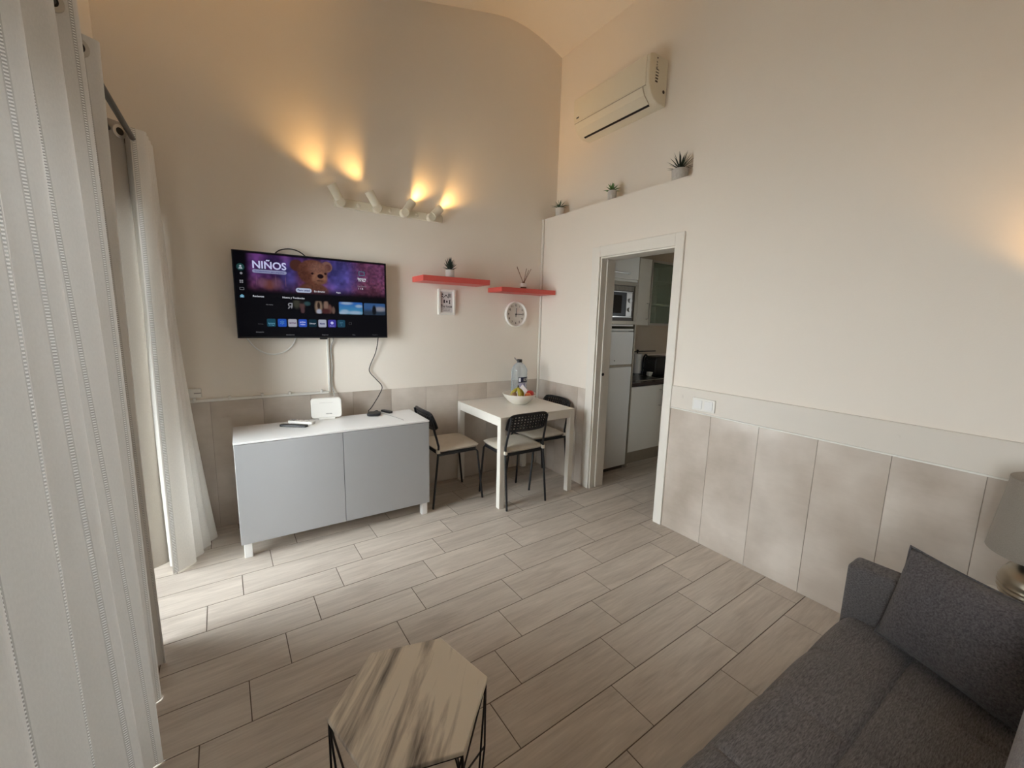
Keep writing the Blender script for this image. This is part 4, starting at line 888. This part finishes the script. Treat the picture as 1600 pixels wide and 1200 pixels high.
# ================================================================== KITCHEN
fc = thing('fridge_housing', 'tall kitchen housing with microwave frame seen through the doorway', 'cabinet', (0.445, -0.30, 0))
bx('side_panel', KTRIM, fc, 0.262, 0.280, -0.30, 0.288, 0, 2.30, 0.001); bx('side_panel', KTRIM, fc, -0.280, -0.262, -0.30, 0.288, 0, 2.30, 0.001)
dd = bx('top_door', KWHITE, fc, -0.26, 0.26, -0.305, -0.287, 1.885, 2.30, 0.002)
MB().tube([(-0.105, -0.306, 1.935), (-0.105, -0.335, 1.935), (0.115, -0.335, 1.935), (0.115, -0.306, 1.935)], 0.006, 8).build('handle', STEEL, dd, smooth=True)
bx('top_box', KWHITE, fc, -0.26, 0.26, -0.285, 0.288, 1.862, 2.30, 0.001); bx('light_strip', KWHITE, fc, -0.26, 0.26, -0.30, -0.286, 1.862, 1.882, 0.001)
for a_ in ((-0.26, 0.26, 1.825, 1.860), (-0.26, 0.26, 1.462, 1.497), (-0.26, -0.225, 1.497, 1.825), (0.225, 0.26, 1.497, 1.825)): bx('microwave_frame', KTRIM, fc, a_[0], a_[1], -0.308, -0.285, a_[2], a_[3], 0.002)
bx('microwave_shelf', KWHITE, fc, -0.26, 0.26, -0.28, 0.28, 1.445, 1.460, 0)
for a_ in ((-0.224, 0.224, 1.772, 1.824), (-0.224, 0.224, 1.498, 1.528), (0.196, 0.224, 1.530, 1.770)):
    bx('vent_backing', KDARK, fc, a_[0], a_[1], -0.296, -0.290, a_[2], a_[3], 0)
for i in range(24): bx('vent_slat', KTRIM, fc, -0.218+i*0.0182, -0.208+i*0.0182, -0.299, -0.296, 1.778, 1.818, 0)
mw = thing('microwave', 'microwave with black door and silver knob panel in the kitchen', 'microwave', (0.445, -0.40, 1.4615))
bx('body', STEEL, mw, -0.222, 0.193, -0.186, 0.2, 0.068, 0.306, 0.002) ; bx('foot', BLACK, mw, -0.2, 0.18, -0.1, 0.15, 0, 0.068, 0)
md = bx('door', BLACK, mw, -0.222, 0.115, -0.204, -0.187, 0.078, 0.298, 0.004); bx('door_window', mat('mw_glass', (0.03, 0.025, 0.02), 0.12), md, -0.19, 0.05, -0.206, -0.2045, 0.105, 0.27, 0.001)
bx('door_rim', STEEL, mw, -0.222, 0.193, -0.206, -0.19, 0.298, 0.308, 0.001); bx('door_rim', STEEL, mw, -0.222, 0.193, -0.206, -0.19, 0.066, 0.077, 0.001)
bx('control_panel', mat('silver_panel', (0.55, 0.54, 0.52), 0.4, metal=0.5), mw, 0.116, 0.193, -0.204, -0.187, 0.078, 0.297, 0.002)
for z in (0.225, 0.140): MB().cyl((0.156, -0.204, z), (0.156, -0.222, z), 0.021, 0.019, 20).build('knob', STEEL, mw, smooth=True)
fg = thing('fridge', 'white fridge freezer in the kitchen behind the doorway', 'fridge', (0.438, -0.30, 0))
FR = mat('fridge_white', (0.68, 0.67, 0.63), 0.35, noise=0.02, bump=0.05, bscale=200)
bx('body', FR, fg, -0.25, 0.242, -0.25, 0.26, 0.02, 1.400, 0.003); bx('top_cap', FR, fg, -0.252, 0.244, -0.31, 0.26, 1.400, 1.420, 0.004)
fdo = bx('freezer_door', FR, fg, -0.25, 0.244, -0.315, -0.252, 1.076, 1.394, 0.006); bx('fridge_door', FR, fg, -0.25, 0.244, -0.315, -0.252, 0.045, 1.052, 0.006)
bx('handle_recess', KTRIM, fg, -0.25, 0.244, -0.305, -0.255, 1.053, 1.075, 0.001); MB().cyl((-0.004, -0.3155, 1.118), (-0.004, -0.317, 1.118), 0.006, n=12).build('badge', BLACK, fdo)
bx('plinth', KDARK, fg, -0.25, 0.24, -0.28, -0.25, 0, 0.044, 0)
def base_unit(label, x0, x1, hx):
    o = thing('base_cabinet', label, 'cabinet', ((x0+x1)/2, -0.30, 0), 0, 'kitchen base cabinets'); w = (x1-x0)/2
    bx('body', KWHITE, o, -w, w, -0.24, 0.29, 0.135, 0.836, 0); bx('plinth', KTRIM, o, -w, w, -0.225, -0.20, 0, 0.134, 0)
    d = bx('door', KWHITE, o, -w+0.002, w-0.002, -0.262, -0.242, 0.138, 0.828, 0.002)
    MB().tube([(hx, -0.263, 0.775), (hx, -0.295, 0.775), (hx, -0.295, 0.605), (hx, -0.263, 0.605)], 0.006, 8).build('handle', STEEL, d, smooth=True)
base_unit('white kitchen base cabinet with a steel bar handle next to the fridge', 0.745, 1.275, 0.215)
base_unit('white kitchen base cabinet partly hidden by the right door casing', 1.278, 1.80, -0.2)
ct_ = thing('worktop', 'dark kitchen worktop with an inset steel sink', 'worktop', (1.27, -0.30, 0.8365)); bx('slab', COUNTER, ct_, -0.525, 0.53, -0.285, 0.287, 0.0, 0.038, 0.003)
mb = MB()
for a_ in ((-0.36, 0.10, -0.19, -0.17), (-0.36, 0.10, 0.17, 0.19), (-0.36, -0.34, -0.17, 0.17), (0.08, 0.10, -0.17, 0.17)): mb.box(a_[0], a_[1], a_[2], a_[3], 0.0381, 0.0425)
sk2 = mb.build('sink_rim', STEEL, ct_); MB().box(-0.34, 0.08, -0.17, 0.17, 0.0381, 0.0388).build('sink_basin', mat('sink_dark', (0.05, 0.045, 0.04), 0.3, metal=0.8), sk2)
def wall_unit(label, x0, x1, glass):
    o = thing('wall_cabinet', label, 'cabinet', ((x0+x1)/2, -0.17, 1.455), 0, 'kitchen wall cabinets'); w = (x1-x0)/2
    if not glass:
        bx('body', KWHITE, o, -w, w, -0.14, 0.155, 0, 0.70, 0); d = bx('door', KWHITE, o, -w+0.002, w-0.002, -0.162, -0.142, 0, 0.70, 0.002); hx = w-0.04
        MB().tube([(hx, -0.163, 0.235), (hx, -0.192, 0.235), (hx, -0.192, 0.068), (hx, -0.163, 0.068)], 0.006, 8).build('handle', STEEL, d, smooth=True)
    else:
        bx('body_side', KWHITE, o, -w, -w+0.016, -0.14, 0.155, 0, 0.70, 0); bx('body_side', KWHITE, o, w-0.016, w, -0.14, 0.155, 0, 0.70, 0)
        bx('body_back', KWHITE, o, -w+0.016, w-0.016, 0.145, 0.155, 0, 0.70, 0); bx('body_floor', KWHITE, o, -w+0.016, w-0.016, -0.14, 0.145, 0, 0.016, 0); bx('body_roof', KWHITE, o, -w+0.016, w-0.016, -0.14, 0.145, 0.684, 0.70, 0)
        for z in (0.225, 0.478): bx('shelf', KWHITE, o, -w+0.016, w-0.016, -0.13, 0.145, z, z+0.016, 0)
        mb = MB(); mb.box(-w, -w+0.025, -0.162, -0.142, 0, 0.70); mb.box(w-0.025, w, -0.162, -0.142, 0, 0.70); mb.box(-w+0.025, w-0.025, -0.162, -0.142, 0, 0.025); mb.box(-w+0.025, w-0.025, -0.162, -0.142, 0.675, 0.70)
        d = mb.build('door_frame', STEEL, o); MB().box(-w+0.025, w-0.025, -0.154, -0.150, 0.025, 0.675).build('pane', KGLASS, d)
        # nothing loose inside: cups are separate things
wall_unit('white kitchen wall cabinet door with a steel handle beside the glass cabinet', 0.735, 1.236, False)
wall_unit('glass-fronted kitchen wall cabinet with inner shelves', 1.239, 1.760, True)
tag(MB().lathe([(0, 0), (0.045, 0), (0.055, 0.01), (0.058, 0.13), (0.054, 0.13), (0.05, 0.012), (0, 0.012)], n=24).build('jug', WHITEMAT, smooth=True, loc=(1.50, -0.15, 1.4715)), 'pale jug behind the green cabinet glass', 'jug')
pt = thing('paper_towel', 'white paper towel roll on the kitchen worktop', 'paper towel', (1.405, -0.075, 0.8750))
MB().lathe([(0.02, 0.012), (0.056, 0.012), (0.056, 0.245), (0.02, 0.245)], n=28).build('roll', mat('tissue', (0.86, 0.85, 0.83), 0.9, bump=0.3), pt, smooth=True); MB().lathe([(0, 0), (0.06, 0), (0.06, 0.010), (0.008, 0.012), (0.008, 0.275), (0.016, 0.285), (0, 0.293)], n=20).build('holder', BLACK, pt, smooth=True)
tp_ = thing('tap', 'dark kitchen tap curving over the sink', 'tap', (1.505, -0.085, 0.8750))
MB().tube([(0, 0, 0), (0, 0, 0.14), (-0.01, -0.015, 0.20), (-0.04, -0.06, 0.235), (-0.075, -0.11, 0.225), (-0.085, -0.125, 0.19)], 0.010, 10, 5).build('spout', BLACKM, tp_, smooth=True); MB().cyl((0, 0, 0), (0, 0, 0.03), 0.022, n=20).build('base', BLACKM, tp_, smooth=True); MB().cyl((0.0, 0, 0.06), (0.05, -0.01, 0.085), 0.006, n=10).build('lever', BLACKM, tp_, smooth=True)
kt = thing('toaster', 'black rounded toaster on the kitchen worktop', 'toaster', (1.575, -0.24, 0.8750))
MB().prism(rrect(0.29, 0.225, 0.055, 6, 0, 0.1145), -0.085, 0.085, lambda x, y, z: (x, z, y)).build('body', BLACK, kt, bevel=0.012, seg=3, smooth=True)
bx('slot', KDARK, kt, -0.10, 0.10, -0.02, -0.005, 0.2262, 0.2275, 0); bx('lever', BLACK, kt, -0.165, -0.146, -0.015, 0.015, 0.14, 0.155, 0.003)
tw_ = thing('tea_cup', 'small white cup by the black toaster in the kitchen', 'cup', (1.372, -0.295, 0.8750))
MB().lathe([(0, 0), (0.018, 0), (0.022, 0.004), (0.036, 0.05), (0.033, 0.05), (0.018, 0.008), (0, 0.006)], n=24).build('cup_body', CERAMIC, tw_, smooth=True); MB().tube([(-0.030, 0, 0.042), (-0.048, 0, 0.036), (-0.045, 0, 0.018), (-0.024, 0, 0.014)], 0.0035, 8, 4).build('handle', CERAMIC, tw_, smooth=True)
tag(MB().tube([(0.80, -0.03, 1.14), (1.79, -0.03, 1.14)], 0.007, 10).build('utensil_rail', BLACKM, smooth=True), 'dark horizontal utensil rail on the kitchen wall', 'rail')

# ================================================================== STOOL
SC = (-2.209, -2.388); R0 = 0.2165; A0 = math.atan2(-2.445+2.388, -2.001+2.209)
so_ = thing('hexagonal_stool', 'hexagonal side table with streaked stone-like top and black wire base', 'side table', (SC[0], SC[1], 0))
hexp = [(R0*math.cos(A0+i*PI/3), R0*math.sin(A0+i*PI/3)) for i in range(6)]
MB().prism(hexp, 0.436, 0.450).build('top', STOOLTOP, so_, bevel=0.003)
wr0 = 0.0030; hv = [(x*0.972, y*0.972) for x, y in hexp]; mid = [((hv[i][0]+hv[(i+1) % 6][0])/2*1.0, (hv[i][1]+hv[(i+1) % 6][1])/2*1.0) for i in range(6)]
MB().tube([(x, y, 0.4325) for x, y in hv]+[(*hv[0], 0.4325)], wr0, 6).build('top_ring', BLACKM, so_)
MB().tube([(x, y, 0.0031) for x, y in mid]+[(*mid[0], 0.0031)], wr0, 6).build('base_ring', BLACKM, so_)
for i in range(6):
    MB().tube([(*hv[i], 0.4325), (*hv[i], 0.215)], wr0, 6).build('wire', BLACKM, so_)
    for k_ in (i, (i-1) % 6):
        MB().tube([(*hv[i], 0.4325), (*mid[k_], 0.0031)], wr0, 6).build('wire', BLACKM, so_)
        MB().tube([(*hv[i], 0.215), (*mid[k_], 0.0031)], wr0, 6).build('wire', BLACKM, so_)

# ================================================================== SOFA
sf = thing('sofa', 'dark grey heathered fabric sofa with stitched seat', 'sofa', (-1.55, -3.15, 0))
ox, oy = 1.55, 3.15
sx0, sx1, sy0, sy1 = -2.43, -0.716, -3.335, -2.872
def lx(x): return x+ox
def ly(y): return y+oy
nx, ny = 330, 92; vs = []; fs = []
xs = [sx0+(sx1-sx0)*i/nx for i in range(nx+1)]; ys = [sy0+(sy1-sy0)*j/ny for j in range(ny+1)]
for j in range(ny+1):
    for i in range(nx+1):
        x, y = xs[i], ys[j]; z = 0.424
        # stitched seams
        dxs = abs(((x+0.985)/0.305+0.5) % 1-0.5)*0.305; dys = abs(y+3.090)
        z -= 0.006*math.exp(-(dxs/0.008)**2)*(0.55+0.45*math.sin(y*31+x*9)) + 0.010*math.exp(-(dys/0.008)**2)
        z += 0.006*min(1, dxs/0.07)**0.7*min(1, dys/0.07)**0.7-0.002
        e = max(0, (y-(sy1-0.055))/0.055); z -= 0.045*e**2.4
        z += 0.0015*math.sin(x*23+y*17)
        vs.append((lx(x), ly(y), z))
b0 = len(vs)
for i in range(nx+1): vs.append((lx(xs[i]), ly(sy1+0.004), 0.30)); vs.append((lx(xs[i]), ly(sy1-0.01), 0.16))
for i in range(nx+1): vs.append((lx(xs[i]), ly(sy0), 0.16))
for j in range(ny):
    for i in range(nx): a_ = j*(nx+1)+i; fs.append((a_, a_+1, a_+nx+2, a_+nx+1))
for i in range(nx):
    t_ = ny*(nx+1)+i; fs.append((t_, t_+1, b0+2*(i+1), b0+2*i)); fs.append((b0+2*i, b0+2*i+2, b0+2*i+3, b0+2*i+1))
    c_ = b0+2*(nx+1)+i; fs.append((b0+2*i+1, b0+2*i+3, c_+1, c_)); fs.append((c_, c_+1, i+1, i))
MB().add(vs, fs).build('seat', SOFA, sf, smooth=True)
def soft(name, mt, x0, x1, y0, y1, z0, z1, r): return bx(name, mt, sf, lx(x0), lx(x1), ly(y0), ly(y1), z0, z1, r, 4)
soft('arm', SOFA2, -0.715, -0.612, -3.56, -2.870, 0.08, 0.622, 0.018); soft('arm', SOFA2, -2.535, -2.432, -3.56, -2.870, 0.08, 0.622, 0.018)
soft('backrest', BACK_LIT, -2.430, -0.717, -3.56, -3.330, 0.16, 0.80, 0.05); soft('base_frame', SOFA2, -2.43, -0.717, -3.54, -2.90, 0.08, 0.155, 0.005)
for x in (-2.48, -0.66):
    for y in (-3.52, -2.92): MB().cyl((lx(x), ly(y), 0), (lx(x), ly(y), 0.08), 0.018, 0.024, 16).build('leg', BLACKM, sf, smooth=True)
# pillow
def pillow(label, bl, br_, upv, th, mt, n=30):
    o = thing('pillow', label, 'pillow', bl)
    bl = Vector(bl); br_ = Vector(br_); U = br_-bl; V = Vector(upv); Nn = U.cross(V).normalized()
    if Nn.y < 0: Nn = -Nn
    vs = []; fs = []
    for side in (1, -1):
        for j in range(n+1):
            for i in range(n+1):
                u = i/n; v = j/n; a_ = 2*u-1; b_ = 2*v-1
                pin = 1-0.07*(1-abs(b_)**2)*abs(a_)**3; pin2 = 1-0.06*(1-abs(a_)**2)*abs(b_)**3
                uu = 0.5+0.5*a_*pin; vv = 0.5+0.5*b_*pin2
                h_ = th*(max(0, 1-abs(a_)**2.6)*max(0, 1-abs(b_)**2.6))**0.5
                h_ *= 1+0.05*math.sin(9*u+4*v)
                vs.append(U*uu+V*vv+Nn*h_*side*(1.0 if side > 0 else 0.55))
        o0 = (n+1)**2*(0 if side > 0 else 1)
        for j in range(n):
            for i in range(n): q_ = (o0+j*(n+1)+i, o0+j*(n+1)+i+1, o0+(j+1)*(n+1)+i+1, o0+(j+1)*(n+1)+i); fs.append(q_ if side > 0 else q_[::-1])
    mb = MB().add(vs, fs); me = mb.mesh('cover', mt, False)
    bm = bmesh.new(); bm.from_mesh(me); bmesh.ops.remove_doubles(bm, verts=bm.verts, dist=0.0008); bmesh.ops.recalc_face_normals(bm, faces=bm.faces); bm.to_mesh(me); bm.free()
    me.polygons.foreach_set('use_smooth', [True]*len(me.polygons))
    link('cover', me, o)
    seam = []
    for (a_, b_) in [(-1+2*i/16, -1) for i in range(16)]+[(1, -1+2*i/16) for i in range(16)]+[(1-2*i/16, 1) for i in range(16)]+[(-1, 1-2*i/16) for i in range(17)]:
        pin = 1-0.07*(1-abs(b_)**2)*abs(a_)**3; pin2 = 1-0.06*(1-abs(a_)**2)*abs(b_)**3
        seam.append(U*(0.5+0.5*a_*pin)+V*(0.5+0.5*b_*pin2))
    MB().tube(seam, 0.004, 6).build('piping', mt, o, smooth=True)
pillow('charcoal boucle pillow leaning on the sofa arm', (-0.755, -2.985, 0.436), (-0.925, -3.365, 0.436), (0.080, -0.035, 0.315), 0.075, PILLOW)
# ---- side table and lamp between sofa and wall
st_ = thing('lamp_table', 'small round table holding the lamp between sofa and wall', 'side table', (-0.30, -3.290, 0))
MB().lathe([(0, 0.48), (0.20, 0.48), (0.205, 0.485), (0.205, 0.497), (0.20, 0.50), (0, 0.50)], n=40).build('table_top', WHITEMAT, st_, smooth=True)
MB().lathe([(0.018, 0.02), (0.018, 0.48)], n=16).build('stem', BLACKM, st_, smooth=True); MB().lathe([(0, 0), (0.15, 0), (0.15, 0.012), (0.02, 0.02), (0, 0.02)], n=32).build('foot', BLACKM, st_, smooth=True)
lp = thing('table_lamp', 'table lamp with grey drum shade and ribbed metal base beside the sofa', 'lamp', (-0.30, -3.290, 0.5005))
prof_l = [(0, 0), (0.06, 0), (0.065, 0.006)]
for i in range(15):
    a_ = -70+10*i; r_ = 0.108*math.cos(math.radians(a_)); prof_l += [(max(0.03, r_), 0.105+0.098*math.sin(math.radians(a_))), (max(0.03, r_-0.003), 0.105+0.098*math.sin(math.radians(a_+5)))]
prof_l += [(0.022, 0.205), (0.012, 0.215), (0.012, 0.28), (0, 0.28)]
MB().lathe(prof_l, n=40).build('base', mat('champagne_metal', (0.34, 0.29, 0.22), 0.3, metal=0.9), lp, smooth=True)
MB().lathe([(0.150, 0.222), (0.124, 0.482), (0.121, 0.482), (0.147, 0.222)], n=48).build('shade', SHADE, lp, smooth=True)
MB().lathe([(0.1215, 0.476), (0.1255, 0.476), (0.1252, 0.486), (0.1215, 0.486)], n=48).build('shade_trim', SHADE, lp, smooth=True)

# ================================================================== CURTAINS
XR, ZR = -2.93, 2.345
def rod(label, x, z, y0, y1, r, m_):
    o = thing('curtain_rod', label, 'curtain rod', (x, (y0+y1)/2, z)); h = (y1-y0)/2
    MB().cyl((0, -h, 0), (0, h, 0), r, n=16).build('pole', m_, o, smooth=True)
    for s in (-1, 1):
        MB().lathe([(0, 0), (r*1.5, 0), (r*1.5, 0.03), (0, 0.032)], n=16).build('finial', m_, o, smooth=True).matrix_local = Matrix.Translation((0, s*h, 0)) @ Matrix.Rotation(-s*PI/2, 4, 'X')
        yy = s*(h-0.06); MB().tube([(0, yy, 0), (XL-x+0.001, yy, 0)], 0.007, 8).build('bracket', m_, o, smooth=True)
    return o
ROD = mat('rod_grey', (0.10, 0.095, 0.09), 0.4, metal=0.6)
rod('dark grey curtain rod carrying the sheer curtains', XR, ZR, -3.10, -0.12, 0.0125, ROD)
rod('dark inner curtain rod close to the window wall', XL+0.085, 2.365, -3.10, -0.10, 0.0105, ROD)
def curtain(label, mt, pathfn, n, m_, z_top, z_bot, grom, group=None, name='curtain', grm=STEEL):
    """pathfn(s, t): s along the cloth 0..1, t 0 top..1 bottom -> (x,y)"""
    o = thing(name, label, 'curtain', (*pathfn(0.5, 1.0), 0.0), 0, group); O = Vector(o.location)
    vs = []; fs = []; us = []
    acc = [0.0]
    for i in range(1, n+1):
        p, q = pathfn((i-1)/n, 0), pathfn(i/n, 0); acc.append(acc[-1]+math.hypot(q[0]-p[0], q[1]-p[1]))
    for j in range(m_+1):
        t_ = j/m_; z = z_top+(z_bot-z_top)*t_
        for i in range(n+1):
            x, y = pathfn(i/n, t_); vs.append((x-O.x, y-O.y, z-O.z)); us.append((acc[i], z))
    for j in range(m_):
        for i in range(n): a_ = j*(n+1)+i; fs.append((a_, a_+1, a_+n+2, a_+n+1))
    me = bpy.data.meshes.new('cloth'); me.from_pydata(vs, [], fs); me.materials.append(mt)
    uvl = me.uv_layers.new(name='UVMap'); li = np.zeros(len(me.loops), dtype=np.int32); me.loops.foreach_get('vertex_index', li)
    uvl.data.foreach_set('uv', np.array(us, dtype=np.float32)[li].reshape(-1))
    me.polygons.foreach_set('use_smooth', [True]*len(me.polygons)); link('cloth', me, o)
    for (s, zz) in grom:
        x, y = pathfn(s, 0.02); p, q = pathfn(s-0.004, 0.02), pathfn(s+0.004, 0.02); d = Vector((q[0]-p[0], q[1]-p[1], 0)).normalized(); nrm = Vector((-d.y, d.x, 0))
        mb = MB().lathe([(0.018, -0.003), (0.030, -0.003), (0.032, 0), (0.030, 0.003), (0.018, 0.003), (0.018, -0.003)], n=24)
        g = mb.build('grommet', grm, o, smooth=True); MB().cyl((0, 0, -0.0022), (0, 0, 0.0022), 0.0182, n=20).build('eyelet_shade', BLACKM, g); g.matrix_local = Matrix.Translation((x-O.x, y-O.y, zz-O.z)) @ nrm.to_track_quat('Z', 'Y').to_matrix().to_4x4()  # black disc inside the ring stands in for the shade of an open hole
    # hem
    hv_ = [Vector((pathfn(i/n, 1.0)[0]-O.x, pathfn(i/n, 1.0)[1]-O.y, z_bot-O.z)) for i in range(n+1)]
    return o
WL = 0.25
def near_path(s, t):
    y = -1.115-1.90*s
    ph = 2*PI*(y+1.29)/WL; ph += 0.45*math.sin(ph*0.41+1.0)*t
    amp = 0.050*(1-0.12*t); flare = 0.045*t*max(0, min(1, (-y-1.25)/0.5))
    x = XR+flare+amp*math.sin(ph)+0.012*math.sin(2*ph+1.1)*t+0.010*math.sin(7.3*y+3*t)*t
    return (x, y+0.034*math.cos(ph+0.3)*(0.6+0.4*t)-0.02*t*math.sin(ph*0.5))
curtain('tall grey-white sheer curtain with openwork stripes in the left foreground', SHEER, near_path, 420, 50, ZR+0.045, 0.003, [((0.175+k*WL/2)/1.90, ZR) for k in range(0, 14)], 'sheer curtains at the terrace door')
def far_path(s, t):
    w = 0.23+0.09*t; y = -0.150-w*s-0.01*t
    ph = 2*PI*s*3.5
    amp = 0.045+0.020*t
    x = XR+0.008+0.070*t*t*(1-s)*1.6+amp*math.sin(ph+0.4)+0.012*t*math.sin(2*ph+0.6)
    return (x, y+0.022*math.cos(ph)*(0.5+t))
curtain('bright white sheer curtain gathered in the corner beside the sideboard', SHEERW, far_path, 170, 50, ZR+0.05, 0.004, [], 'sheer curtains at the terrace door')
def drape_path(s, t):
    y = -0.10-0.32*s; ph = 2*PI*s*2.5
    return (XL+0.085+0.050*math.sin(ph+0.7), y+0.012*math.cos(ph))
curtain('taupe drape bunched behind the white sheer curtain', DRAPE, drape_path, 110, 20, 2.41, 0.02, [(s, 2.365) for s in (0.1, 0.3, 0.5, 0.7, 0.9)])
def drape2_path(s, t):
    y = -1.130-0.30*s; ph = 2*PI*s*3
    return (XL+0.085+0.062*math.sin(ph+1.4), y+0.012*math.cos(ph))
curtain('taupe drape edge bunched behind the foreground sheer curtain', DRAPE, drape2_path, 110, 20, 2.41, 0.02, [(s, 2.365) for s in (0.1, 0.3, 0.5, 0.7, 0.9)])
